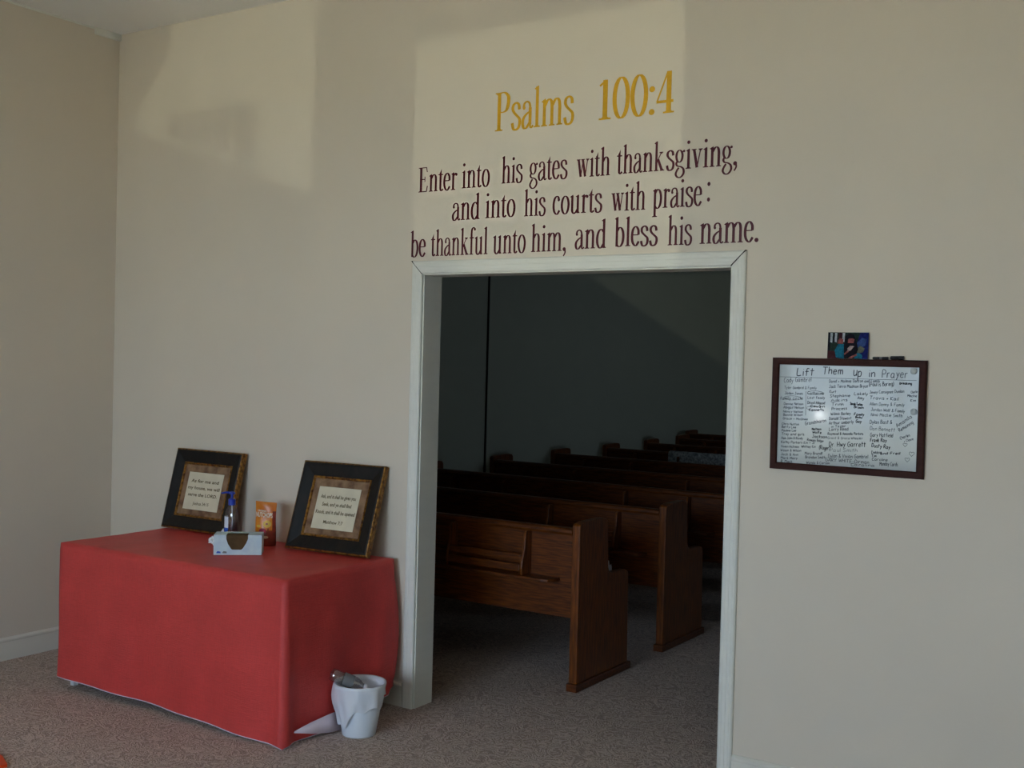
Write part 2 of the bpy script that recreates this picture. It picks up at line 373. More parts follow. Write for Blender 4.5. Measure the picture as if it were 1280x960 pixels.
# ------------------------------------------------------------------ wall lettering: broad-nib serif glyphs
def crs(pts, k=5):
    P = [Vector(p) for p in pts]; out = []
    for i in range(len(P) - 1):
        p0 = P[max(i - 1, 0)]; p1 = P[i]; p2 = P[i + 1]; p3 = P[min(i + 2, len(P) - 1)]
        for j in range(k):
            t_ = j / k
            out.append(.5 * ((2 * p1) + (-p0 + p2) * t_ + (2 * p0 - 5 * p1 + 4 * p2 - p3) * t_ ** 2 + (-p0 + 3 * p1 - 3 * p2 + p3) * t_ ** 3))
    out.append(P[-1]); return out
class Glyph:
    def __init__(s): s.polys = []
    def rib(s, pts, thick=9.5, thin=3.0, closed=False):
        n_ = len(pts); L = []; R = []
        for i, p in enumerate(pts):
            a = pts[(i - 1) % n_] if closed else pts[max(i - 1, 0)]
            c = pts[(i + 1) % n_] if closed else pts[min(i + 1, n_ - 1)]
            d_ = (c - a).normalized(); wd = thin + (thick - thin) * abs(d_.y) ** 1.5
            nn = Vector((-d_.y, d_.x)) * wd / 2; L.append(p + nn); R.append(p - nn)
        rng = range(n_ if closed else n_ - 1)
        for i in rng: j = (i + 1) % n_; s.polys.append([R[i], R[j], L[j], L[i]])
    def C(s, pts, **k): s.rib(crs(pts), **k)
    def O(s, cx, cy, rx, ry, **k):
        s.rib([Vector((cx + rx * cos(a), cy + ry * sin(a))) for a in [2 * pi * i / 24 for i in range(24)]], closed=True, **k)
    def S(s, x, y0, y1, w_=9.5): s.polys.append([Vector((x - w_ / 2, y0)), Vector((x + w_ / 2, y0)), Vector((x + w_ / 2, y1)), Vector((x - w_ / 2, y1))])
    def F(s, x, y, w_=20, h_=3.2):      # foot serif, bracketed
        u = 1 if y < 40 else -1; y = y if y < 40 else y
        s.polys.append([Vector((x - w_ / 2, y)), Vector((x + w_ / 2, y)), Vector((x + w_ / 2, y + u * h_)), Vector((x - w_ / 2, y + u * h_))])
        s.polys.append([Vector((x - w_ / 3.2, y + u * h_)), Vector((x + w_ / 3.2, y + u * h_)), Vector((x + 4, y + u * h_ * 2)), Vector((x - 4, y + u * h_ * 2))])
    def G(s, x, y): s.polys.append([Vector((x - 10, y - 6)), Vector((x - 3, y - 10)), Vector((x + 4.7, y)), Vector((x + 2, y + 1))])
    def D(s, x, y, r=6.5): s.polys.append([Vector((x + r * cos(2 * pi * i / 14), y + r * sin(2 * pi * i / 14))) for i in range(14)])
    def L(s, a, b_, w_=9): s.rib([Vector(a), Vector(b_)], thick=w_, thin=w_)
def glyph(ch):
    g = Glyph()
    if ch == 'P': g.S(13, 0, 95, 11); g.F(13, 0, 25); g.F(10, 95, 20); g.C([(13, 93), (30, 94), (42, 84), (43, 68), (38, 52), (28, 46), (13, 46)], thick=11); adv = 52
    elif ch == 'E': g.S(13, 0, 95, 11); g.F(12, 0, 22); g.F(12, 95, 22); g.L((10, 93.4), (40, 93.4), 3.4); g.L((39, 95), (43, 76), 4); g.L((13, 49), (32, 49), 3.4); g.L((32, 59), (32, 39), 3.5); g.L((10, 1.8), (40, 1.8), 3.6); g.L((40, 1), (45, 23), 4.4); adv = 50
    elif ch == 's': g.C([(27, 48), (25, 60), (17, 65), (8, 60), (6, 50), (11, 41), (20, 33), (28, 25), (29, 13), (25, 3), (17, -1), (9, 2), (5, 16)], thick=9, thin=4.5); adv = 34
    elif ch == 'a': g.C([(7, 50), (9, 60), (17, 65), (25, 61), (28, 50)], thick=7, thin=4); g.D(8.5, 50, 4.5); g.S(28, 8, 50); g.C([(28, 10), (30, 2), (34, 1), (38, 6)], thick=6, thin=4); g.C([(27, 40), (16, 34), (7, 24), (5, 12), (9, 1), (17, 1), (27, 13)], thick=9, thin=3.4); adv = 38
    elif ch == 'l': g.S(12, 0, 99); g.G(12, 100); g.F(12, 0); adv = 23
    elif ch == 'i': g.S(12, 0, 64); g.G(12, 66); g.F(12, 0); g.D(11.5, 88, 6); adv = 23
    elif ch in 'mnh':
        g.S(12, 0, 99 if ch == 'h' else 64); g.G(12, 100 if ch == 'h' else 66); g.F(12, 0, 19)
        for k in range(2 if ch == 'm' else 1):
            x = 12 + 24 * k; g.C([(x + 2, 50), (x + 9, 61), (x + 16, 64), (x + 22, 58), (x + 24, 46), (x + 24, 36)]); g.S(x + 24, 0, 38); g.F(x + 24, 0, 18)
        adv = 71 if ch == 'm' else 47
    elif ch == '1': g.S(18, 0, 93, 12); g.F(18, 0, 30, 4); g.L((4, 80), (20, 92), 5); adv = 36
    elif ch == '0': g.O(22, 47, 16.5, 47, thick=10.5, thin=3.2); adv = 44
    elif ch == '4': g.L((3, 27), (27, 92), 4); g.L((2, 27), (42, 27), 6.5); g.S(31, 0, 95, 11.5); g.F(31, 0, 26, 4); adv = 45
    elif ch == ':': g.D(9, 58, 7); g.D(9, 6, 7); adv = 18
    elif ch == ';': g.D(9, 58, 7); adv = 18
    elif ch == 't': g.S(11, 10, 70); g.polys.append([Vector((6.3, 66)), Vector((15.7, 66)), Vector((15.7, 84))]); g.L((1, 62), (23, 62), 4.4); g.C([(11, 14), (12, 4), (17, 1), (24, 7)], thick=9, thin=4); adv = 25
    elif ch == 'e': g.L((8, 37), (29, 37), 3.6); g.C([(29, 37), (28, 54), (19, 65), (9, 57), (5, 38), (6, 18), (12, 5), (21, 1), (31, 15)], thick=9.5, thin=3.4); adv = 35
    elif ch == 'r': g.S(12, 0, 64); g.G(12, 66); g.F(12, 0); g.C([(13, 48), (18, 59), (25, 63)], thick=6, thin=4); g.D(26.5, 58, 5.5); adv = 32
    elif ch == 'o': g.O(20, 32, 14.5, 32); adv = 40
    elif ch == 'c': g.C([(28, 49), (25, 61), (18, 65), (9, 56), (5, 35), (7, 14), (14, 3), (22, 1), (31, 14)], thick=9.5, thin=3.6); g.D(27, 51, 4.6); adv = 35
    elif ch == 'd': g.S(32, 0, 99); g.G(32, 100); g.F(34, 0, 14); g.C([(31, 55), (22, 64), (12, 58), (6, 38), (7, 16), (14, 2), (22, 2), (31, 14)], thick=9.5, thin=3.4); adv = 43
    elif ch == 'b': g.S(10, 0, 99); g.G(10, 100); g.C([(11, 52), (20, 64), (30, 58), (35, 38), (33, 15), (26, 2), (17, 0), (10, 8)], thick=9.5, thin=3.4); adv = 41
    elif ch == 'p': g.S(12, -30, 64); g.G(12, 66); g.F(12, -30, 21); g.C([(13, 52), (22, 64), (32, 58), (37, 38), (35, 15), (28, 2), (20, 0), (12, 9)], thick=9.5, thin=3.4); adv = 43
    elif ch == 'u': g.S(10, 18, 64); g.G(10, 66); g.C([(10, 22), (11, 7), (18, 0), (26, 5), (33, 15)], thick=9.5, thin=4); g.S(34, 0, 64); g.G(34, 66); g.F(36, 0, 13); adv = 46
    elif ch == 'k': g.S(12, 0, 99); g.G(12, 100); g.F(12, 0, 19); g.L((13, 28), (32, 61), 3.6); g.F(32, 64, 16); g.L((19, 39), (36, 1), 10); g.F(37, 0, 18); adv = 47
    elif ch == 'v': g.L((9, 63), (21, 2), 10); g.L((21, 2), (33, 63), 4); g.F(9, 64, 18); g.F(33, 64, 15); adv = 41
    elif ch == 'w': g.L((9, 63), (20, 2), 10); g.L((20, 2), (30, 62), 4); g.L((28, 63), (40, 2), 10); g.L((40, 2), (50, 63), 4); g.F(9, 64, 17); g.F(29, 64, 16); g.F(50, 64, 14); adv = 58
    elif ch == 'g': g.O(17, 44, 11.5, 20, thick=8.5); g.D(34, 60, 4.4); g.L((25, 55), (34, 62), 3.4); g.C([(10, 28), (6, 20), (10, 12), (24, 8), (33, 0), (34, -14), (24, -26), (12, -26), (5, -16), (9, -4), (16, 6)], thick=8, thin=4); adv = 39
    elif ch == 'f': g.S(12, 0, 80); g.F(12, 0); g.L((2, 62), (24, 62), 4.4); g.C([(12, 78), (14, 93), (21, 99), (28, 97)], thick=9, thin=4); g.D(28.5, 93, 5); adv = 28
    elif ch == '.': g.D(9, 6, 7); adv = 18
    elif ch == ',': g.D(9, 6, 7); g.C([(12, 7), (13, -6), (6, -18)], thick=6, thin=3); adv = 18
    return g, adv
GC = {}
def letter_mesh(ch, m):
    key = (ch, m.name)
    if key not in GC:
        g, adv = glyph(ch); bm = bmesh.new()
        for poly in g.polys:
            A = [bm.verts.new((p.x / 100, -.00002 * len(bm.faces), p.y / 100)) for p in poly]
            if sum((a.x * b_.y - b_.x * a.y) for a, b_ in zip(poly, poly[1:] + poly[:1])) < 0: A = A[::-1]
            try: bm.faces.new(A)
            except ValueError: pass
        me = bpy.data.meshes.new('letter'); bm.to_mesh(me); bm.free(); me.materials.append(m)
        xs = [p.x for poly in g.polys for p in poly]
        GC[key] = (me, adv / 100, min(xs) / 100, max(xs) / 100)
    return GC[key]
LINES = [
 ('gold painted verse reference high above the doorway', M_gold_v, .181, [('Psalms', 2.618, 3.029, 2.693), ('100:4', 3.149, 3.499, 2.694)]),
 ('topmost maroon line of verse, starting with the word Enter', M_maroon, .122, [('Enter', 2.192, 2.417, 2.444), ('into', 2.443, 2.598, 2.448), ('his', 2.661, 2.774, 2.456), ('gates', 2.809, 3.004, 2.458), ('with', 3.048, 3.211, 2.457), ('thank', 3.243, 3.463, 2.459), ('sgiving,', 3.470, 3.779, 2.459)]),
 ('middle maroon line of verse ending in praise and a colon', M_maroon, .120, [('and', 2.391, 2.546, 2.303), ('into', 2.578, 2.740, 2.305), ('his', 2.786, 2.898, 2.303), ('courts', 2.932, 3.179, 2.304), ('with', 3.221, 3.381, 2.303), ('praise', 3.413, 3.634, 2.306), (':', 3.657, 3.684, 2.322)]),
 ('lowest maroon line of verse just above the door casing', M_maroon, .124, [('be', 2.152, 2.244, 2.141), ('thankful', 2.274, 2.595, 2.142), ('unto', 2.623, 2.799, 2.142), ('him,', 2.827, 3.005, 2.144), ('and', 3.049, 3.201, 2.150), ('bless', 3.240, 3.443, 2.154), ('his', 3.487, 3.596, 2.151), ('name.', 3.628, 3.877, 2.152)])]
for label, m, hh, words in LINES:
    root = thing('wall_lettering', label, 'lettering', (words[0][1], -.0012, words[0][3]))
    lastz = words[0][3]
    for s, x0, x1, z in words:
        info = [letter_mesh(c, m) for c in s]
        pen = 0; pos = []
        for me, adv, a, b_ in info: pos.append(pen); pen += adv
        left = pos[0] + info[0][2]; right = pos[-1] + info[-1][3]
        sx = (x1 - x0) / (right - left)
        for (me, adv, a, b_), q in zip(info, pos):
            o = bpy.data.objects.new('letter', me); COL.objects.link(o); o.parent = root
            o.scale = (min(sx, hh * .8) if s == ':' else sx, 1, hh)
            o.location = (x0 + (q - left) * sx - words[0][1], 0, z - words[0][3])

# ------------------------------------------------------------------ whiteboard
WBX, WBZ, WBW, WBH = 3.955, 1.270, .5755, .430
wb = thing('whiteboard', 'white dry erase board in a dark brown frame, covered in handwriting', 'whiteboard', (WBX, 0, WBZ))
bm = bmesh.new(); sweep_rect(bm, [(0, -.001), (0, -.017), (.003, -.020), (.022, -.020), (.026, -.016), (.0262, -.006)], WBW, WBH); link_mesh('frame', bm, M_wf, wb)
box('board', .024, WBW - .024, -.009, -.001, .024, WBH - .024, M_board, wb)
MK = [mat('black_marker', (16, 16, 24), .6), mat('faded_black_marker', (34, 36, 46), .6), mat('grey_marker', (62, 66, 76), .6), mat('pale_marker', (100, 104, 108), .6)]
WB = [('Lift',0.0917,0.3622,0.1655,0.3630,0.0320,1),('Them',0.1922,0.3717,0.2734,0.3714,0.0306,1),('up',0.3077,0.3658,0.3441,0.3655,0.0400,1),
('in',0.3661,0.3655,0.3936,0.3663,0.0306,2),('Prayer',0.4147,0.3650,0.5101,0.3652,0.0320,3),('Cody Gambrel',0.0440,0.3338,0.1540,0.3413,0.0175,2),
('Tyler Gambrel & Family',0.0462,0.3101,0.1739,0.3125,0.0102,3),('Jaden Jones',0.0489,0.2892,0.1215,0.2899,0.0095,2),('family circle',0.0307,0.2675,0.1221,0.2711,0.0116,1),
('Denise Nelson',0.0467,0.2484,0.1241,0.2504,0.0087,2),('Abigail Nelson',0.0458,0.2342,0.1273,0.2357,0.0095,2),('Nancy Nelson',0.0449,0.2185,0.1250,0.2209,0.0080,2),
('Bonnie Wilson',0.0453,0.2056,0.1240,0.2087,0.0087,2),('Grace + McGhee',0.0443,0.1920,0.1437,0.1929,0.0080,2),('Chris Huston',0.0408,0.1708,0.1101,0.1717,0.0087,2),
('Betty Lee',0.0411,0.1586,0.0994,0.1604,0.0080,2),('Pauline Lee',0.0416,0.1450,0.0998,0.1476,0.0080,2),('Troy and girls',0.0406,0.1314,0.1319,0.1339,0.0087,1),
('Pam John & Randy',0.0411,0.1151,0.1269,0.1188,0.0087,2),('Kathy Parkers Kin + Jr',0.0402,0.1001,0.1750,0.1043,0.0087,1),('Vivian Hickman',0.0407,0.0831,0.1128,0.0857,0.0087,2),
('Whitney Kin',0.1210,0.0875,0.1768,0.0897,0.0087,1),('Wilson & Wilson',0.0398,0.0675,0.1215,0.0714,0.0087,2),('Jack & Ann',0.0403,0.0525,0.1110,0.0552,0.0087,2),
('Mark Mary',0.0407,0.0390,0.1087,0.0409,0.0087,1),('R. Mack',0.0411,0.0254,0.0884,0.0273,0.0095,1),('Catherine',0.1385,0.2919,0.2041,0.2923,0.0109,1),
('Last family',0.1390,0.2751,0.2073,0.2765,0.0095,2),('David Allgood',0.1396,0.2564,0.2079,0.2566,0.0102,1),('Cousin',0.1503,0.2435,0.2083,0.2447,0.0087,0),
('Kenneth',0.1453,0.2285,0.2048,0.2299,0.0102,1),('Grandsharon',0.1333,0.1743,0.2154,0.1905,0.0131,1),('Nathan',0.1598,0.1569,0.1963,0.1576,0.0087,0),
('Wolfe',0.1622,0.1443,0.1980,0.1443,0.0087,0),('Jackson',0.1607,0.1275,0.2200,0.1290,0.0102,0),('Ramona Bolger',0.1421,0.1143,0.2084,0.1130,0.0095,1),
('(Roger)',0.1891,0.0851,0.2327,0.0853,0.0146,0),('Mary Brandt',0.1355,0.0616,0.2059,0.0649,0.0102,1),('Brandon Smith',0.1374,0.0469,0.2158,0.0509,0.0102,1),
('Wanda & Carson',0.1421,0.0271,0.2325,0.0308,0.0095,2),('David + Mailena Denton and Family',0.2200,0.3394,0.4102,0.3467,0.0109,2),('Jack Terra Madison Bryce',0.2207,0.3195,0.3673,0.3258,0.0109,2),
('(Paul is Boring)',0.3698,0.3298,0.4611,0.3355,0.0146,1),('Kurt',0.2226,0.3017,0.2492,0.3006,0.0102,2),('Stephanie',0.2245,0.2838,0.3023,0.2895,0.0102,1),
('Adkins',0.2290,0.2668,0.2936,0.2734,0.0102,2),('Trinh',0.2321,0.2523,0.2797,0.2557,0.0102,1),('Princess',0.2327,0.2358,0.2920,0.2404,0.0102,1),
('Wilma Bailey',0.2306,0.2158,0.3070,0.2227,0.0102,1),('Donald Stewart',0.2245,0.1989,0.3102,0.2045,0.0102,2),('Arthur umberly',0.2251,0.1804,0.3185,0.1905,0.0116,1),
('in Taylor',0.2334,0.1695,0.2902,0.1745,0.0087,2),('Larry Reed',0.2258,0.1565,0.2997,0.1632,0.0116,1),('Raymond & Amanda Perkins',0.2209,0.1416,0.3555,0.1493,0.0087,1),
('Grant & Grace Wheeler',0.2214,0.1257,0.3541,0.1322,0.0087,3),('Dr. Hwy Garrett',0.2263,0.0981,0.3666,0.1056,0.0175,0),('Paul Smith',0.2296,0.0784,0.3362,0.0840,0.0131,3),
('Dylan & Vivian Gambrel',0.2250,0.0562,0.3757,0.0631,0.0131,1),('GARY WHITE-Dirman',0.2147,0.0415,0.3802,0.0426,0.0124,1),('Carolina',0.3105,0.0311,0.4010,0.0337,0.0095,1),
('Lakely',0.3151,0.2965,0.3682,0.2972,0.0102,1),('Amy',0.3286,0.2813,0.3546,0.2797,0.0102,1),('Sarah Turkey',0.3020,0.2586,0.3489,0.2573,0.0095,0),
('Brown',0.3167,0.2474,0.3531,0.2464,0.0087,0),('Family',0.3176,0.2199,0.3565,0.2198,0.0095,0),('Baby',0.3231,0.2104,0.3503,0.2104,0.0073,0),
('Guy',0.3249,0.1941,0.3470,0.1932,0.0116,0),('breaking',0.4797,0.3412,0.5244,0.3414,0.0087,0),('Jenny Consignee Dunlan',0.3719,0.3026,0.4981,0.3111,0.0109,3),
('Travis + Kail',0.3738,0.2831,0.4791,0.2822,0.0116,2),('Allen Denny & Family',0.3746,0.2597,0.5010,0.2613,0.0109,3),('Jordan Wolf & Family',0.3790,0.2404,0.5029,0.2383,0.0109,3),
('Nina Mackie Smith',0.3797,0.2209,0.4948,0.2213,0.0109,3),('Dylan Bast &',0.3767,0.1922,0.4593,0.1951,0.0131,2),('Don Bennett',0.3775,0.1688,0.4702,0.1674,0.0131,3),
('Gary Hatfield',0.3795,0.1448,0.4633,0.1464,0.0131,1),('Frank Ray',0.3801,0.1253,0.4413,0.1270,0.0131,0),('Dusty Ray',0.3859,0.1061,0.4546,0.1033,0.0131,0),
('Debbie',0.3867,0.0802,0.4249,0.0846,0.0102,1),('and Fred',0.4186,0.0803,0.4916,0.0852,0.0087,0),('Tim',0.3870,0.0691,0.4062,0.0704,0.0087,1),
('Caroline',0.3887,0.0562,0.4472,0.0577,0.0102,1),('Monday Cards',0.4174,0.0400,0.4842,0.0422,0.0131,1),('Amanda',0.4760,0.1825,0.5307,0.2237,0.0131,1),
('Remaining',0.4853,0.1669,0.5351,0.2016,0.0116,1),('Charlie',0.5217,0.3094,0.5457,0.3135,0.0087,3),('Mackie',0.5098,0.2962,0.5431,0.2975,0.0087,2),
('Kim',0.5202,0.2800,0.5412,0.2808,0.0087,2),('Charles',0.4899,0.1390,0.5242,0.1550,0.0102,2),('+ Claire',0.5027,0.1295,0.5370,0.1417,0.0087,2)]
yb = -.0095
wt = {}
HWS = """a 4.2,4 3,5 1.4,4.6 .6,2.4 1.4,.3 3,.6 4.2,2.6 4.2,5/4.2,4 4.2,.6 5,0|b .8,8 .8,0/.8,3.4 2.4,5 4,4 4.2,2 3,.1 .8,.8|c 4,4.3 2.6,5 1,4 .6,2.2 1.4,.3 3,0 4.2,.9|d 4.2,8 4.2,0/4.2,3.6 2.6,5 1,4 .6,2 1.6,.1 4.2,1.2|e .8,2.6 4,3 3.4,4.8 1.8,4.9 .7,3 1,.8 2.4,0 4.2,.9|f 4,7.4 2.8,8 1.9,7 1.8,0/.4,4.6 3.6,4.8|g 4.2,4 2.8,5 1,4.2 .7,2 2,.4 4.2,2/4.2,5 4.2,-1.6 2.8,-2.8 .9,-2.2|h .8,8 .8,0/.8,3 2.4,4.9 3.9,4.2 4.1,0|i 1,5 1.1,0/1,6.8 1.2,7.2|j 2,5 2,-1.6 .4,-2.6/2,6.8 2.2,7.2|k .8,8 .8,0/3.8,5 .8,2.4 4,0|l 1,8 1.1,0|m .6,5 .8,0/.8,3.6 2,5 3,4 3,0/3,3.6 4.3,5 5.3,4 5.5,0|n .7,5 .8,0/.8,3.4 2.4,5 3.8,4 4,0|o 2.4,5 .8,3.8 .7,1.4 2.2,0 4,1 4.2,3.4 2.4,5|p .9,5 .8,-3/.9,3.6 2.6,5 4.2,3.6 3.6,.8 1,.6|q 4,4 2.4,5 .8,3 1.6,.4 4,1.6/4.1,5 4.1,-3|r .8,5 .9,0/.9,3.2 2,4.8 3.6,4.8|s 3.6,4.6 1.8,5 .9,3.8 3.4,2 3.2,.4 .7,.2|t 1.8,8 1.8,0/.2,5.4 3.8,5.4|u .8,5 1,1 2.4,.1 4,1.8/4.1,5 4.2,0|v .6,5 2.3,0 4,5|w .5,5 1.6,0 2.9,4 4,0 5.3,5|x .6,5 4,0/4,5 .6,0|y .7,5 2.2,1.4/4.1,5 1,-2.8|z .6,5 4,5 .6,0 4.2,0|A .4,0 2.8,8 5.2,0/1.3,3 4.4,3|B .8,0 .8,8 3.6,7.6 3.8,5 .8,4.4/.8,4.4 4.6,3.6 4.4,.8 .8,0|C 5,7 3,8 1,6 .7,2.4 2.4,0 5,1|D .8,0 .8,8 3.6,7.4 5,4.4 3.8,.8 .8,0|E 4.6,8 .9,8 .8,0 4.8,0/.9,4.2 4,4.2|F 4.8,8 .9,8 .8,0/.9,4.2 4,4.2|G 5,7 3,8 1,6 .7,2.4 2.6,0 5,1.4 5,3.8 3,3.8|H .8,8 .8,0/5,8 5,0/.8,4 5,4|I 1.2,8 1.2,0|J 4,8 4,1.4 2.4,0 .6,1.6/2,8 5,8|K .8,8 .8,0/5,8 .9,3.6 5.2,0|L .9,8 .8,0 4.8,.2|M .6,0 1,8 3.2,3 5.4,8 6,0|N .8,0 .8,8 5,0 5,8|O 3,8 .8,6 .7,2 2.8,0 5.2,2 5.2,6 3,8|P .9,0 .9,8 4,7.8 4.8,5.8 3.8,4 .9,3.8|R .8,0 .8,8 4,7.8 4.6,5.6 .9,4/2,4 5,0|S 4.8,7.2 2.8,8 1,6.4 2.8,4.2 4.8,2.2 3,0 .7,1|T .2,8 5.8,8/3,8 2.9,0|U .8,8 1,2 3,0 5,2 5.2,8|V .4,8 2.8,0 5.2,8|W .4,8 1.8,0 3.4,6 5,0 6.6,8|Y .4,8 2.8,4.2 5.2,8/2.8,4.2 2.8,0|& 5,0 1.4,6 2,8 3.4,7 .8,2 2,.1 5,3.4|+ 2.4,4.8 2.4,.8/.6,2.8 4.2,2.8|( 2.2,8.6 .8,5 .9,2 2.2,-1|) .6,8.6 2,5 1.9,2 .6,-1|. 1,.1 1.2,.5|- .6,3 3.4,3.1"""
HG = {}
for e in HWS.split('|'):
    HG[e[0]] = [[tuple(float(v) for v in q.split(',')) for q in st.split()] for st in e[2:].split('/')]
def handwrite(s, L_, h_, m, loc, ang, thick, seed):
    rnd = random.Random(seed); pen = 0; lines = []
    for c in s:
        if c not in HG: pen += 3.2; continue
        dy = rnd.uniform(-.5, .5); dx = rnd.uniform(-.3, .3); mw = 0
        for st in HG[c]:
            mw = max(mw, max(q[0] for q in st))
            pts = crs([(q[0] + pen + dx + .08 * q[1], q[1] + dy) for q in st], 3) if len(st) > 2 else [Vector((q[0] + pen + dx + .08 * q[1], q[1] + dy)) for q in st]
            lines.append(pts)
        pen += mw + 1.1
    if not lines: return
    sx = L_ / pen; sz = h_ / 8.6; bm = bmesh.new()
    for pts in lines:
        P = [Vector((p.x * sx, p.y * sz)) for p in pts]; prev = None
        for i, q in enumerate(P):
            d_ = (P[min(i + 1, len(P) - 1)] - P[max(i - 1, 0)])
            d_ = d_.normalized() if d_.length > 1e-9 else Vector((1, 0)); n_ = Vector((-d_.y, d_.x)) * thick / 2
            cur = [bm.verts.new((q.x + n_.x, 0, q.y + n_.y)), bm.verts.new((q.x - n_.x, 0, q.y - n_.y))]
            if prev: bm.faces.new((prev[0], prev[1], cur[1], cur[0]))
            prev = cur
    link_mesh('handwriting', bm, m, wb, loc, (0, -ang, 0), recalc=False)['kind'] = 'stuff'
for i_, (s, x0, z0, x1, z1, h_, k) in enumerate(WB):
    ang = math.atan2(z1 - z0, x1 - x0); L_ = math.hypot(x1 - x0, z1 - z0)
    handwrite(s, L_, h_ * (.95 if h_ > .02 else 1.1), MK[k], (x0, yb, z0), ang, .0033 if h_ > .025 else (.0023 if k == 0 else .0017), i_)
def stroke(pts, r, m, name='drawn_line'):
    bm = bmesh.new(); add_tube(bm, [(p[0], yb - .0002, p[1]) for p in pts], r, 4); return link_mesh(name, bm, m, wb)
stroke([(.028, .356), (.54, .357)], .0006, MK[1])
stroke([(.133, .304), (.134, .211)], .0006, MK[1])
def oval(cx, cz, rx, rz, m, r=.0006): stroke([(cx + rx * cos(a), cz + rz * sin(a)) for a in [2 * pi * i / 20 for i in range(21)]], r, m)
oval(.169, .299, .030, .007, MK[0]); oval(.081, .276, .034, .008, MK[0]); oval(.164, .240, .028, .007, MK[1])
for cx, cz, sc_ in ((.531, .090, .010), (.516, .068, .009), (.507, .122, .008)):
    stroke([(cx + sc_ * (16 * sin(a) ** 3) / 17, cz + sc_ * (13 * cos(a) - 5 * cos(2 * a) - 2 * cos(3 * a) - cos(4 * a)) / 17) for a in [2 * pi * i / 20 for i in range(21)]], .0006, MK[0])
def copy_one(o, loc, parent=None):
    c = o.copy(); COL.objects.link(c); c.location = loc
    if parent: c.parent = parent
    return c
bm = bmesh.new(); add_lathe(bm, [(.012, 0), (.012, .004), (.010, .006)], 20)
mg = link_mesh('smudge', bm, M_grey, None, (4.484, -.0092, 1.661), (radians(90), 0, 0), True)  # pale disc standing in for an eraser smudge
tag(mg, 'upper of the two round grey smudges at the right edge of the whiteboard', 'smudge', 'round smudges on the whiteboard')
m2 = copy_one(mg, (4.489, -.0092, 1.513)); m2['label'] = 'lower of the two round grey smudges at the right edge of the whiteboard'

# snapshot standing on the board's frame (flat print in patches of colour)
ph = thing('snapshot', 'small colour snapshot of a person standing on top of the whiteboard frame', 'photograph', (4.167, -.016, 1.7005), (radians(-3), 0, 0))
PW, PH = .152, .099
P_ = {k: mat('print_' + k, c, .8, .15, var=.3, scale=90) for k, c in dict(dark=(20, 18, 26), teal=(22, 98, 120), navy=(24, 30, 92), skin=(140, 80, 76), pale=(170, 148, 142), green=(32, 48, 40), maroon=(62, 28, 34), blue=(50, 74, 120), khaki=(92, 94, 78), white=(165, 168, 172)).items()}
bm = bmesh.new(); add_box(bm, 0, PW, 0, .0006, 0, PH); link_mesh('card', bm, P_['green'], ph)
def patch(k, pts, lay):
    bm = bmesh.new(); vs = [bm.verts.new((x * PW, -.0002 * lay, z * PH)) for x, z in pts]; bm.faces.new(vs); o = link_mesh('printed_patch', bm, P_[k], ph, recalc=False)
patch('navy', [(.80, 0), (1, 0), (1, 1), (.80, 1), (.72, .6)], 1); patch('blue', [(.74, .35), (.92, .5), (.96, .75), (.84, .8), (.72, .6)], 2)
patch('maroon', [(0, 0), (.28, 0), (.2, .28), (0, .3)], 1); patch('dark', [(0, .3), (.06, .3), (.06, 1), (0, 1)], 1)
for x in (.06, .17, .36): patch('white', [(x, .62 + x * .1), (x + .05, .6 + x * .1), (x + .06, .98), (x, .98)], 2)
patch('dark', [(.13, .6), (.17, .6), (.17, 1), (.12, 1)], 2); patch('maroon', [(.26, .55), (.34, .55), (.36, 1), (.27, 1)], 2)
patch('skin', [(.24, .58), (.38, .56), (.39, .74), (.30, .78), (.25, .7)], 3)
patch('teal', [(.22, .05), (.42, 0), (.42, .55), (.26, .56), (.18, .3)], 4)
patch('dark', [(.42, .02), (.66, .02), (.76, .35), (.72, .62), (.64, .92), (.52, .96), (.44, .85), (.40, .5)], 5)
patch('skin', [(.50, .60), (.64, .60), (.66, .74), (.58, .80), (.50, .74)], 6)
patch('dark', [(.46, .76), (.68, .78), (.64, .92), (.54, .95)], 7)
patch('pale', [(.50, .28), (.58, .32), (.66, .48), (.56, .50), (.50, .40)], 6); patch('skin', [(.43, .14), (.54, .28), (.51, .34), (.42, .20)], 6)
patch('skin', [(.52, .03), (.60, .02), (.74, .14), (.72, .19), (.58, .09)], 7); patch('khaki', [(.74, .2), (.88, .26), (.92, .40), (.80, .50), (.74, .4)], 5)
patch('teal', [(.68, .02), (.86, .02), (.86, .16), (.76, .24), (.66, .14)], 6)
# markers lying on the frame
for i, (x0, x1, r, lab) in enumerate(((4.336, 4.392, .0055, 'thin black marker with a grey label on the whiteboard frame, next to the snapshot'), (4.400, 4.448, .0075, 'thick black marker on the whiteboard frame, further from the snapshot'))):
    t_ = thing('dry_erase_marker', lab, 'marker', (x0, -.011, 1.70 + r), group='markers on the whiteboard frame')
    L_ = x1 - x0
    bm = bmesh.new(); add_tube(bm, [(0, 0, 0), (.003, 0, 0), (L_ * .62, 0, 0)], [r * .7, r * .9, r * .9], 12); link_mesh('barrel', bm, M_black_p, t_, smooth=True)
    bm = bmesh.new(); add_tube(bm, [(L_ * .62, 0, 0), (L_, 0, 0)], r, 12); link_mesh('cap', bm, M_black_p, t_)
    if i == 0:
        bm = bmesh.new(); add_tube(bm, [(L_ * .45, 0, 0), (L_ * .62, 0, 0)], r * .93, 12); link_mesh('label_band', bm, M_greyl, t_)

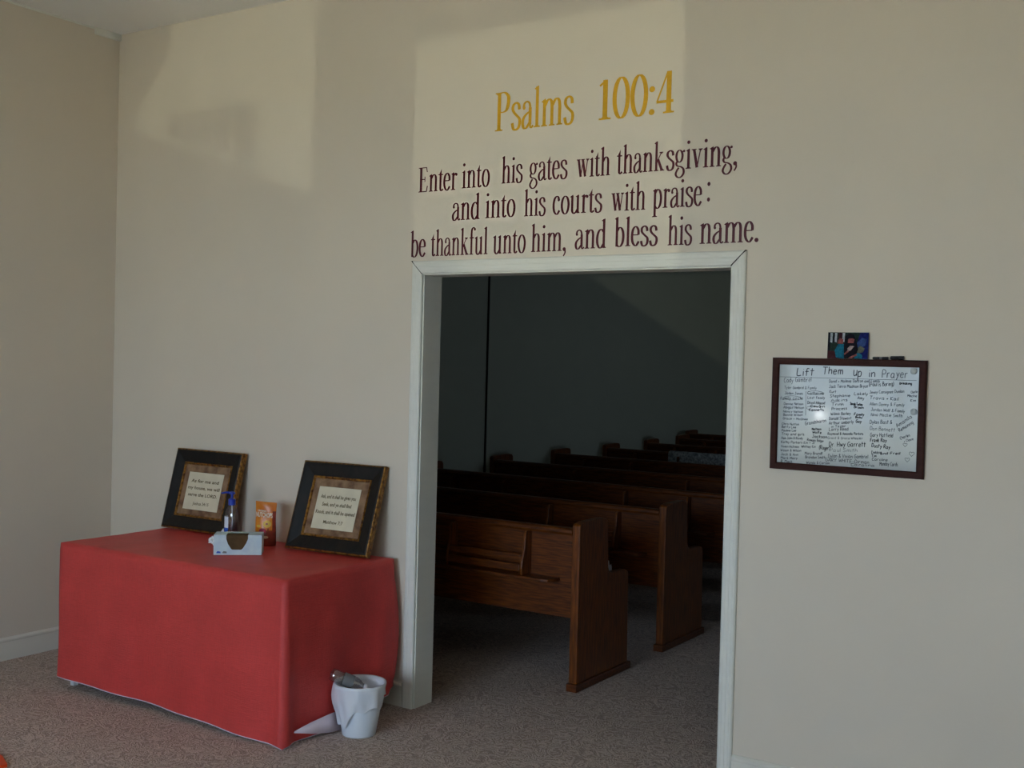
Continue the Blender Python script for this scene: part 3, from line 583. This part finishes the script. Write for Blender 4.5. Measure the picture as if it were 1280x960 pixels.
# ------------------------------------------------------------------ folding table under a red cloth
TZ = .712; TX0, TX1, TY0, TY1 = .612, 2.128, -.765, -.042
tb = thing('folding_table', 'folding table hidden under the red cloth, one pale leg foot showing at its left', 'table', (TX0, TY0, 0))
TW, TD = TX1 - TX0, TY1 - TY0
box('tabletop', .01, TW - .012, .012, TD - .004, TZ - .045, TZ - .004, M_tab, tb, bev=.006)
for lx in (.062, TW - .12):
    for ly in (.045, TD - .06):
        bm = bmesh.new(); add_box(bm, lx - .014, lx + .014, ly - .014, ly + .014, 0, TZ - .045, .003); link_mesh('leg', bm, M_legm, tb)
# cloth: top plus four hanging sides as one sheet
tc_ = thing('tablecloth', 'coral red vinyl tablecloth draped over the table down to the floor', 'tablecloth', (0, 0, 0))
NX, NY = 64, 30
per = []     # perimeter, from the back-left corner round: left side, front, right, back
for i in range(NY): per.append((TX0, TY1 + (TY0 - TY1) * i / NY, (-1, 0), 'L', i / NY))
for i in range(NX): per.append((TX0 + TW * i / NX, TY0, (0, -1), 'F', i / NX))
for i in range(NY): per.append((TX1, TY0 + (TY1 - TY0) * i / NY, (1, 0), 'R', i / NY))
for i in range(NX): per.append((TX1 - TW * i / NX, TY1, (0, 1), 'B', i / NX))
def hem_z(side, t_):
    if side == 'L': return .052
    if side == 'F': return .052 - .046 * t_ ** 1.1
    if side == 'R':
        if t_ < .30: return .006 + .010 * t_
        if t_ < .55: return .009 + .058 * ((t_ - .30) / .25) ** 1.5
        if t_ < .93: return .067 + .02 * (t_ - .55)
        return .076 + .09 * ((t_ - .93) / .07) ** 2
    return .10
def wave(side, t_, q):
    # q: 0 at the table edge, 1 at the hem
    if side == 'F': return .003 + q * (.010 * sin(9 * t_ + .6) + .006 * sin(23 * t_ + 1) + .008) + .004 * sin(6 * t_ + 7 * q) * q + .016 * q * math.exp(-((t_ - 1) / .03) ** 2)
    if side == 'R': return .003 + q * (.010 + .006 * sin(14 * t_ + .8 + 2 * q)) + .010 * math.exp(-((t_ - .80 - .1 * (1 - q)) / .05) ** 2) * min(1, q * 2) - .006 * q * math.exp(-((t_ - .10) / .05) ** 2) + .016 * q * math.exp(-((t_) / .05) ** 2) + .012 * sin(pi * min(q, 1)) * math.exp(-((t_ - 1) / .12) ** 2)
    if side == 'B': return .003 + .006 * q
    return .002 - q * .022
bm = bmesh.new()
grid = [[bm.verts.new((TX0 + TW * i / NX, TY0 + TD * j / NY, TZ + .0012 * sin(i * .7 + j * .31) * sin(j * .53) - (.004 if i in (0, NX) or j in (0, NY) else 0))) for j in range(NY + 1)] for i in range(NX + 1)]
for i in range(NX):
    for j in range(NY): bm.faces.new((grid[i][j], grid[i + 1][j], grid[i + 1][j + 1], grid[i][j + 1]))
def gv(k):
    if k < NY: return grid[0][NY - k]
    k -= NY
    if k < NX: return grid[k][0]
    k -= NX
    if k < NY: return grid[NX][k]
    return grid[NX - (k - NY)][NY]
NR = 22; cols = []; hem_pts = []
for k, (x, y, nrm, side, t_) in enumerate(per):
    pv = per[k - 1]; n_ = Vector((nrm[0], nrm[1], 0))
    if pv[3] != side: n_ = (n_ + Vector((pv[2][0], pv[2][1], 0)))      # corner: out both ways
    col = [gv(k)]
    for r_ in range(1, NR + 1):
        q = r_ / NR; z = TZ - .006 + (hem_z(side, t_) - TZ + .006) * q
        p = Vector((x, y, 0)) + n_ * wave(side, t_, q)
        if k == NY: p.x = x - wave('L', 1, q)
        if side == 'R' and t_ > .5: p.x += .030 * q * ((t_ - .5) / .5) ** 2
        if side == 'R' and t_ > .5: p.y += (.038 * sin(pi * min(1, q * 1.05)) ** .8 * ((t_ - .5) / .5) ** 2 - .0 * q)
        if side == 'R' and t_ > .9 and q > .9: p.y -= .35 * (q - .9) * (t_ - .9) / .1
        if side == 'B': p.y = min(p.y, -.018)
        p.y = min(p.y, -.018)
        p.z = z; col.append(bm.verts.new(p))
    cols.append(col); hem_pts.append(col[-1].co.copy())
K = len(per)
for k in range(K):
    A, B = cols[k], cols[(k + 1) % K]
    for r_ in range(NR): bm.faces.new((A[r_], A[r_ + 1], B[r_ + 1], B[r_]))
link_mesh('cloth_sheet', bm, M_cloth, tc_, smooth=True)
bm = bmesh.new()
for k in range(NY - 1, NY + NX + NY - 1):
    a, c = hem_pts[k], hem_pts[k + 1]
    o_ = Vector(per[k][2] + (0,)) * .0015
    vs = [bm.verts.new(p) for p in (a + o_ + Vector((0, 0, -.0005)), c + o_ + Vector((0, 0, -.0005)), c + o_ + Vector((0, 0, .003)), a + o_ + Vector((0, 0, .003)))]
    bm.faces.new(vs)
link_mesh('hem', bm, M_hem, tc_, smooth=True)['label'] = 'thin white hem edge'

# white paper leaning between cloth and bin
bm = bmesh.new()
lo = [(2.155, -.722, .058), (2.165, -.62, .030), (2.172, -.52, .010), (2.178, -.435, .003)]
hi = [(2.152, -.715, .064), (2.156, -.62, .078), (2.160, -.52, .086), (2.164, -.44, .090)]
A = [bm.verts.new(p) for p in lo]; B = [bm.verts.new(p) for p in hi]
for i in range(3): bm.faces.new((A[i], A[i + 1], B[i + 1], B[i]))
ps = link_mesh('paper_sheet', bm, M_hem, smooth=True)
sm = ps.modifiers.new('thick', 'SOLIDIFY'); sm.thickness = .001
tag(ps, 'pale lilac white strip of sheeting between the red cloth and the bin', 'sheet')

# ------------------------------------------------------------------ framed verses
def framed(label, loc, rz, lean, W, Hh, lines, src):
    f = thing('picture_frame', label, 'picture frame', loc, (0, 0, 0), 'framed verses on the red table')
    f.rotation_euler = (Matrix.Rotation(rz, 3, 'Z') @ Matrix.Rotation(-lean, 3, 'X')).to_euler()
    d0 = .028
    bm = bmesh.new(); sweep_rect(bm, [(.008, d0), (.008, -.003), (.014, -.006), (.022, -.005), (.050, .004), (.070, .010), (.073, .012), (.073, d0)], W, Hh); link_mesh('moulding', bm, M_black, f)
    bm = bmesh.new(); sweep_rect(bm, [(.006, d0), (0, d0), (0, .004), (.003, -.001), (.008, -.003), (.009, -.001)], W, Hh); link_mesh('gold_outer_edge', bm, M_gold, f)['label'] = 'antique gold outer edge'
    bm = bmesh.new(); sweep_rect(bm, [(.070, .011), (.073, .007), (.079, .008), (.083, .013), (.083, .018)], W, Hh); link_mesh('gold_inner_edge', bm, M_gold, f)['label'] = 'antique gold inner bead'
    box('mat_board', .080, W - .080, .016, .020, .080, Hh - .080, M_matb, f)
    px0, px1, pz0, pz1 = .118, W - .122, .112, Hh - .122
    pp = box('paper', px0, px1, .0145, .0155, pz0, pz1, M_paper, f)
    hh = pz1 - pz0; ww = px1 - px0
    for i, (s, fr) in enumerate(lines):
        flat_text(s, ww * fr, hh * .085, M_ink, 'printed_line', f, (px0 + ww * (1 - fr) / 2, .0142, pz1 - hh * (.27 + .185 * i)), bold=.022, shear=.05)
    flat_text(src, ww * .46, hh * .08, M_ink, 'printed_line', f, (px0 + ww * .27, .0142, pz0 + hh * .13), bold=.012)
    box('backing', .012, W - .012, .021, .027, .012, Hh - .012, M_brown, f)
    return f
framed('framed verse further left on the red table, partly behind the pump bottle', (.615, -.155, .7215), .012, .25, .500, .434,
       [('As for me and', .80), ('my house, we will', .92), ('serve the LORD.', .84)], 'Joshua 24:15')
framed('framed verse at the right end of the red table, nearer the doorway', (1.583, -.212, .7235), .08, .33, .490, .442,
       [('Ask, and it shall be given you', .84), ('Seek, and ye shall find', .70), ('Knock, and it shall be opened', .93)], 'Matthew 7:7')

# ------------------------------------------------------------------ tissue box
tx = thing('tissue_box', 'pale blue and white tissue box with its front torn open', 'tissue box', (1.450, -.545, .7135), (0, 0, radians(40)))
BW, BD, BH = .222, .105, .094
op = [(.058, BH), (.058, .075), (.066, .052), (.080, .030), (.086, .025), (.128, .025), (.136, .032), (.150, .055), (.158, .075), (.158, BH)]
bm = bmesh.new()
face = [(0, 0), (BW, 0), (BW, BH)] + op[::-1] + [(0, BH)]
# front as strips so that the cut-out stays clean
xs = sorted(set([0, BW] + [p[0] for p in op]))
def opz(x):
    c = [(a, b_) for a, b_ in op if abs(a - x) < 1e-9]
    return min(b_ for a, b_ in c) if c else None
low = [(p[0], p[1]) for p in op[1:-1]]
poly = [(0, 0)] + [(p[0], 0) for p in low] + [(BW, 0)]
def q4(bm, pts): bm.faces.new([bm.verts.new(p) for p in pts])
q4(bm, [(0, 0, 0), (.058, 0, 0), (.058, 0, BH), (0, 0, BH)]); q4(bm, [(.158, 0, 0), (BW, 0, 0), (BW, 0, BH), (.158, 0, BH)])
for a, c in zip(low, low[1:]): q4(bm, [(a[0], 0, 0), (c[0], 0, 0), (c[0], 0, c[1]), (a[0], 0, a[1])])
q4(bm, [(0, 0, BH), (.058, 0, BH), (.058, BD, BH), (0, BD, BH)]); q4(bm, [(.158, 0, BH), (BW, 0, BH), (BW, BD, BH), (.158, BD, BH)])
q4(bm, [(.058, .07, BH), (.158, .07, BH), (.158, BD, BH), (.058, BD, BH)])
q4(bm, [(0, 0, 0), (0, 0, BH), (0, BD, BH), (0, BD, 0)]); q4(bm, [(BW, 0, 0), (BW, BD, 0), (BW, BD, BH), (BW, 0, BH)])
q4(bm, [(0, BD, 0), (0, BD, BH), (BW, BD, BH), (BW, BD, 0)]); q4(bm, [(0, 0, 0), (0, BD, 0), (BW, BD, 0), (BW, 0, 0)])
bmesh.ops.remove_doubles(bm, verts=bm.verts, dist=1e-6)
link_mesh('carton', bm, M_card, tx, recalc=False)
bm = bmesh.new(); add_box(bm, .050, .166, .004, .072, .003, BH - .003); link_mesh('carton_inside', bm, M_brown, tx)['label'] = 'brown cardboard inside'
for i in range(2):
    c = [(.012 + .0, .008 + .0), (.040, .008)][i]
    bm = bmesh.new(); add_prism(bm, [(c[0], .008), (c[0] + .022, .008), (c[0] + .020, .016), (c[0] + .006, .018)], 'y', -.0006, -.0001); link_mesh('printed_mark', bm, M_blue2 if i == 0 else M_greyl, tx)

# crumpled tissue beside it
def crumple(name, c, r, seed, m, parent, sq=(1, 1, 1)):
    rnd = random.Random(seed); bm = bmesh.new(); bmesh.ops.create_icosphere(bm, subdivisions=3, radius=r)
    ph_ = [rnd.uniform(0, 6) for _ in range(6)]
    for v in bm.verts:
        d_ = v.co.normalized(); f_ = 1 + .28 * sin(7 * d_.x + ph_[0]) * sin(6 * d_.y + ph_[1]) + .22 * sin(11 * d_.z + ph_[2] + 4 * d_.x) + rnd.uniform(-.07, .07)
        v.co = Vector((d_.x * sq[0], d_.y * sq[1], d_.z * sq[2])) * r * f_
    return link_mesh(name, bm, m, parent, c)
ct = thing('crumpled_tissue', 'small crumpled white tissue on the red cloth left of the tissue box', 'tissue', (1.23, -.35, .713))
crumple('wad', (0, 0, .022), .017, 3, M_tis, ct); crumple('wad', (.030, -.012, .016), .013, 8, M_tis, ct, (1.2, 1, .9))
bm = bmesh.new(); add_lathe(bm, [(.004, .0), (.016, .012), (.015, .030), (.007, .052), (.0015, .066)], 9); 
for v in bm.verts: v.co.x += .35 * v.co.z; v.co += Vector((random.uniform(-.002, .002),) * 3)
link_mesh('tuft', bm, M_tis, ct, (.040, .010, .020))

# ------------------------------------------------------------------ pump bottle
pb = thing('pump_bottle', 'clear hand sanitizer pump bottle with blue pump, behind the tissue box', 'bottle', (1.268, -.262, .7135))
pb.scale = (1.12, 1.12, 1.16)
bm = bmesh.new(); add_lathe(bm, [(.031, 0), (.034, .004), (.034, .120), (.031, .140), (.020, .158), (.0135, .165), (.0135, .172)], 28)
for v in bm.verts: v.co.y *= .8
link_mesh('bottle_body', bm, M_gel, pb, smooth=True)
def label_arc(a0, a1, z0, z1, m, nm):
    bm = bmesh.new(); R_ = .0346; kk = 10; A = []; B = []
    for i in range(kk + 1):
        a = radians(a0 + (a1 - a0) * i / kk); x, y = R_ * cos(a), R_ * sin(a) * .82
        A.append(bm.verts.new((x, y, z0))); B.append(bm.verts.new((x, y, z1)))
    for i in range(kk): bm.faces.new((A[i], A[i + 1], B[i + 1], B[i]))
    return link_mesh(nm, bm, m, pb, smooth=True)
label_arc(165, 283, .015, .070, M_blue2, 'label')['label'] = 'blue lower half of the label'
label_arc(165, 283, .070, .118, M_lab, 'label')['label'] = 'white upper half of the label'
bm = bmesh.new(); add_lathe(bm, [(.0165, .166), (.0165, .190), (.012, .194), (.006, .195), (.006, .212), (.013, .213), (.013, .221), (.004, .224)], 20); link_mesh('pump_head', bm, M_blue, pb)
bm = bmesh.new(); add_tube(bm, [(0, 0, .217), (-.022, -.014, .220), (-.040, -.026, .216)], [.0055, .0045, .0035], 8); link_mesh('nozzle', bm, M_blue, pb, smooth=True)
bm = bmesh.new(); add_tube(bm, [(0, 0, .010), (.003, .001, .09), (0, 0, .166)], .0025, 6); link_mesh('dip_tube', bm, M_white, pb)

# ------------------------------------------------------------------ candy bag
bg_ = thing('candy_bag', 'orange and red foil candy bag standing between the two picture frames', 'bag', (1.382, -.212, .7135), (0, 0, radians(26)))
BWd, BHt = .108, .218
def bag_pt(u, v_, side):
    wd = BWd * (1 - .06 * sin(pi * v_)); th = (.026 * (1 - v_) ** .6 + .002) * (sin(pi * max(.02, min(.98, u))) ** .6)
    x = (BWd - wd) / 2 + wd * u; y = side * th + .003 * sin(9 * v_ + 5 * u)
    return Vector((x, y, .001 + BHt * v_ - .006 * u * v_))
bm = bmesh.new(); N1, N2 = 14, 20; g1 = {}
for sd in (-1, 1):
    for i in range(N1 + 1):
        for j in range(N2 + 1): g1[(sd, i, j)] = bm.verts.new(bag_pt(i / N1, j / N2, sd))
for sd in (-1, 1):
    for i in range(N1):
        for j in range(N2):
            f = bm.faces.new((g1[(sd, i, j)], g1[(sd, i + 1, j)], g1[(sd, i + 1, j + 1)], g1[(sd, i, j + 1)]))
            u, v_ = (i + .5) / N1, (j + .5) / N2
            f.material_index = 1 if v_ < .42 - .28 * (1 - u) + .05 * sin(12 * u) or (u > .88 and v_ < .80) else 0
for sd in (1,):
    for i in range(N1): bm.faces.new((g1[(-1, i, 0)], g1[(1, i, 0)], g1[(1, i + 1, 0)], g1[(-1, i + 1, 0)])).material_index = 1
bmesh.ops.remove_doubles(bm, verts=bm.verts, dist=1e-5)
link_mesh('foil_pouch', bm, [M_bago, M_bagr], bg_, smooth=True)
ON = [-.0012]
def on_bag(u0, u1, v0, v1, m, nm, rx=None):
    bm = bmesh.new(); A = []
    if rx:      # an oval blob
        pts = [(u0 + rx[0] * cos(a), v0 + rx[1] * sin(a)) for a in [2 * pi * k / 14 for k in range(14)]]
    else: pts = [(u0 + (u1 - u0) * k / 5, v0) for k in range(6)] + [(u1 - (u1 - u0) * k / 5, v1) for k in range(6)]
    vs = [bm.verts.new(bag_pt(u, v_, -1) + Vector((0, ON[0], 0))) for u, v_ in pts]
    cc = bm.verts.new(bag_pt(sum(q[0] for q in pts) / len(pts), sum(q[1] for q in pts) / len(pts), -1) + Vector((0, ON[0], 0)))
    for k in range(len(vs)): bm.faces.new((vs[k], vs[(k + 1) % len(vs)], cc))
    ON[0] -= .0004
    return link_mesh(nm, bm, m, bg_)
on_bag(.62, 0, .50, 0, M_bagy, 'printed_candy', (.20, .085)); on_bag(.60, 0, .50, 0, M_bagr, 'printed_candy', (.06, .022))
on_bag(.42, 0, .34, 0, M_bagp, 'printed_candy', (.18, .06)); on_bag(.20, 0, .44, 0, M_bagy, 'printed_candy', (.12, .03)); on_bag(.58, 0, .20, 0, M_bagw, 'printed_candy', (.14, .032))
for s, u0, u1, v_, hgt in (('ORIGINAL', .12, .58, .775, .009), ('NUTCHOPS', .05, .86, .655, .023)):
    o = flat_text(s, BWd * (u1 - u0), hgt, M_bagw, 'printed_word', bg_, (0, 0, 0), bold=.03)
    for vv in o.data.vertices:
        x_ = vv.co.x + BWd * u0; z_ = vv.co.z + BHt * v_ - .04 * vv.co.x; q_ = bag_pt(x_ / BWd, z_ / BHt, -1); vv.co = Vector((x_, q_.y - .0014, z_))

# ------------------------------------------------------------------ waste bin
bn = thing('waste_bin', 'small white waste bin with a plastic liner folded over its rim', 'waste bin', (2.262, -.425, 0))
HB_, R0, R1 = .228, .072, .112
bm = bmesh.new()
add_lathe(bm, [(R0 - .004, .004), (R0, 0), (R0 + .002, .004), (R1, HB_), (R1 - .004, HB_), (R0 - .002, .010)], 40, cap0=True, cap1=True)
link_mesh('bin_body', bm, M_bin, bn, smooth=True)
bm = bmesh.new(); SEG = 72; rings = []
for r_ in range(0, 17):
    ring = []
    for k in range(SEG):
        a = 2 * pi * k / SEG
        drop = .125 + .050 * cos(a - 3.9) + .020 * sin(3 * a + 1.0) + .012 * sin(7 * a)
        if r_ <= 4:      # inside
            q = 1 - r_ / 4; rr = R1 - .006 - q * .012; z = HB_ + .001 - q * .075
            rr += .0015 * sin(9 * a) * q
        else:
            q = (r_ - 5) / 11; z = HB_ + .003 - drop * q; base = R1 - (HB_ - z) / HB_ * (R1 - R0)
            rr = base + .004 + q * (.006 + .006 * sin(5 * a + 2.4 * q) + .0035 * sin(11 * a - 3 * q)) + .016 * math.exp(-((a - 3.75) / .30) ** 2) * sin(pi * min(1, q * 1.3)) + .006 * sin(pi * q) * math.exp(-((a - 6.0) / .4) ** 2)
        if r_ == 5: rr = R1 + .003
        ring.append(bm.verts.new((rr * cos(a), rr * sin(a), z)))
    rings.append(ring)
for A, B in zip(rings, rings[1:]):
    for k in range(SEG): bm.faces.new((A[k], A[(k + 1) % SEG], B[(k + 1) % SEG], B[k]))
link_mesh('liner', bm, M_liner, bn, smooth=True)
bt = thing('plastic_bottle', 'empty clear plastic bottle sticking out of the white waste bin', 'bottle', (2.262, -.425, HB_))
bm = bmesh.new()
BR = Vector((.70, .60, -.38)).to_track_quat('Z', 'Y').to_euler()
pr = [(.006, -.105), (.026, -.100), (.029, -.085), (.027, -.060), (.029, -.040), (.027, -.020), (.029, .0), (.028, .015), (.022, .032), (.013, .046), (.0125, .060)]
add_lathe(bm, pr, 24); ob = link_mesh('bottle_shell', bm, M_clear, bt, (-.018, -.030, .002), BR, True)
bm = bmesh.new(); add_lathe(bm, [(.0145, .052), (.0145, .064), (.012, .066)], 20); link_mesh('cap', bm, M_white, bt, (-.018, -.030, .002), BR)
bm = bmesh.new(); add_lathe(bm, [(.0300, -.045), (.0300, .002)], 24, cap0=False, cap1=False); link_mesh('label', bm, M_greyl, bt, (-.018, -.030, .002), BR, True)['label'] = 'dark grey band'
wd = crumple('paper_wad', (2.275, -.40, HB_ - .085), .034, 12, M_tis, None, (1.3, 1, .7)); tag(wd, 'crumpled paper lying inside the white waste bin', 'paper')

# orange corner of something on the floor, bottom left
bm = bmesh.new(); add_prism(bm, [(1.02, -1.98), (1.30, -2.06), (1.424, -1.572), (1.325, -1.528), (1.15, -1.50)], 'z', .0, .012)
tag(link_mesh('orange_mat', bm, M_orange), 'bright orange flat piece on the carpet at the bottom left corner', 'mat')

# ------------------------------------------------------------------ pews
PL = 2.60
def bevel_obj(o, wd=.004):
    m_ = o.modifiers.new('bevel', 'BEVEL'); m_.width = wd; m_.segments = 2; m_.limit_method = 'ANGLE'; return o
def make_pew(label):
    p = thing('church_pew', label, 'pew', (0, 0, 0), group='oak church pews')
    for x0, x1 in ((0, .045), (PL - .045, PL)):
        bm = bmesh.new(); add_prism(bm, [(0, 0.04), (0, .838), (.012, .848), (.06, .856), (.24, .858), (.285, .852), (.300, .835), (.318, .590), (.330, .568), (.36, .556), (.52, .550), (.545, .538), (.552, .52), (.565, .04)], 'x', x0, x1)
        e = bevel_obj(link_mesh('end_panel', bm, M_oak_v, p), .005)
        bm = bmesh.new(); add_box(bm, x0 - .008, x1 + .008, -.012, .590, 0, .04, .004); link_mesh('foot', bm, M_oak, e)
    a, b_ = .045, PL - .045
    bm = bmesh.new(); add_box(bm, a, b_, .020, .042, .365, .800); link_mesh('backrest', bm, M_oak, p)
    bm = bmesh.new(); add_prism(bm, [(.002, .788), (-.004, .800), (.0, .814), (.012, .822), (.045, .822), (.056, .812), (.056, .792), (.045, .786)], 'x', a, b_); link_mesh('top_rail', bm, M_oak, p, smooth=False)
    bm = bmesh.new(); add_prism(bm, [(.06, .40), (.52, .43), (.535, .445), (.52, .462), (.06, .435)], 'x', a, b_); link_mesh('seat', bm, M_seat, p)
    bm = bmesh.new(); add_box(bm, a, b_, .47, .49, .30, .41); link_mesh('seat_apron', bm, M_oak, p)
    for rx in (1.82, .36):
        rk = bmesh.new()
        for sx in (rx, rx + .468):
            add_prism(rk, [(.019, .565), (-.062, .565), (-.072, .60), (-.064, .64), (-.045, .70), (-.040, .765), (-.030, .787), (.019, .787)], 'x', sx, sx + .016)
        add_box(rk, rx + .010, rx + .474, .010, .0195, .565, .600)
        r_ = link_mesh('hymnal_rack', rk, M_oak_v, p); bevel_obj(r_, .003)
        for z0, z1, y0 in ((.585, .622, -.071), (.640, .672, -.060)):
            bm = bmesh.new(); add_box(bm, rx + .016, rx + .468, y0, y0 + .012, z0, z1, .003); link_mesh('slat', bm, M_oak, r_)
        bm = bmesh.new()
        add_prism(bm, [(rx - .12, .018), (rx - .12, -.05), (rx - .10, -.075), (rx + .60, -.075), (rx + .635, -.066), (rx + .655, -.040), (rx + .66, .018)], 'z', .548, .564)
        bevel_obj(link_mesh('book_ledge', bm, M_oak, p), .003)
    return p
def copy_tree(o, parent=None):
    c = o.copy(); COL.objects.link(c); c.parent = parent
    for ch in list(o.children): copy_tree(ch, c)
    return c
labels = ['pew nearest the doorway, with hymnal rack and right end fully in view',
          'second pew from the doorway, right end panel in view behind the first',
          'third pew from the doorway, its left end showing beside the left wall strip',
          'fourth pew from the doorway, left end right of the wall strip',
          'fifth pew from the doorway in the dark room',
          'sixth pew from the doorway, white crocheted blanket over its back',
          'seventh pew from the doorway, just behind the pew with the blanket',
          'eighth pew from the doorway, last but one in the dark room',
          'ninth and farthest pew in the dark room']
xs = [.12, .12, .12, .13, .13, .13, .09, .0, -.33]
proto = None
for i in range(9):
    p = make_pew(labels[0]) if i == 0 else copy_tree(proto)
    if i == 0: proto = p
    p['label'] = labels[i]; p.location = (xs[i], .704 + i * 1.01, 0)
# blanket over the sixth pew's back
bm = bmesh.new(); rows = []
yb6 = .704 + 5 * 1.01
profb = [(-.016, .56), (-.014, .68), (-.012, .79), (-.006, .828), (.020, .836), (.052, .832), (.062, .80), (.066, .62)]
for i in range(41):
    x = .86 + 1.75 * i / 40
    rows.append([bm.verts.new((x, yb6 + y + .005 * sin(i * .9 + z * 8) * (1 if y < 0 else -.5) - (.006 if y < 0 else -.006), z + .010 * sin(i * .5) * (1 if z < .6 else 0))) for y, z in profb])
for A, B in zip(rows, rows[1:]):
    for k in range(len(profb) - 1): bm.faces.new((A[k], A[k + 1], B[k + 1], B[k]))
bl = link_mesh('blanket', bm, M_lace, smooth=True); tag(bl, 'white crocheted blanket draped over the back of the sixth pew', 'blanket')
# papers on the first pew's seat beside the arm
fp = thing('folded_leaflet', 'crumpled white leaflets on the seat of the nearest pew by its arm', 'leaflet', (2.615, 1.16, .468))
for k, (a, dx) in enumerate(((12, 0), (-6, .012), (24, .022))):
    bm = bmesh.new(); rows = []
    for i in range(6):
        q = i / 5; rows.append([bm.verts.new((dx + .004 * sin(4 * q), -.05 + .03 * sin(q * 2) + y, q * .125 * cos(radians(a)))) for y in (0, .035, .07)])
    for A, B in zip(rows, rows[1:]):
        for j in range(2): bm.faces.new((A[j], A[j + 1], B[j + 1], B[j]))
    o = link_mesh('page', bm, M_tis, fp, (0, 0, 0), (radians(a), radians(a * .6), 0))
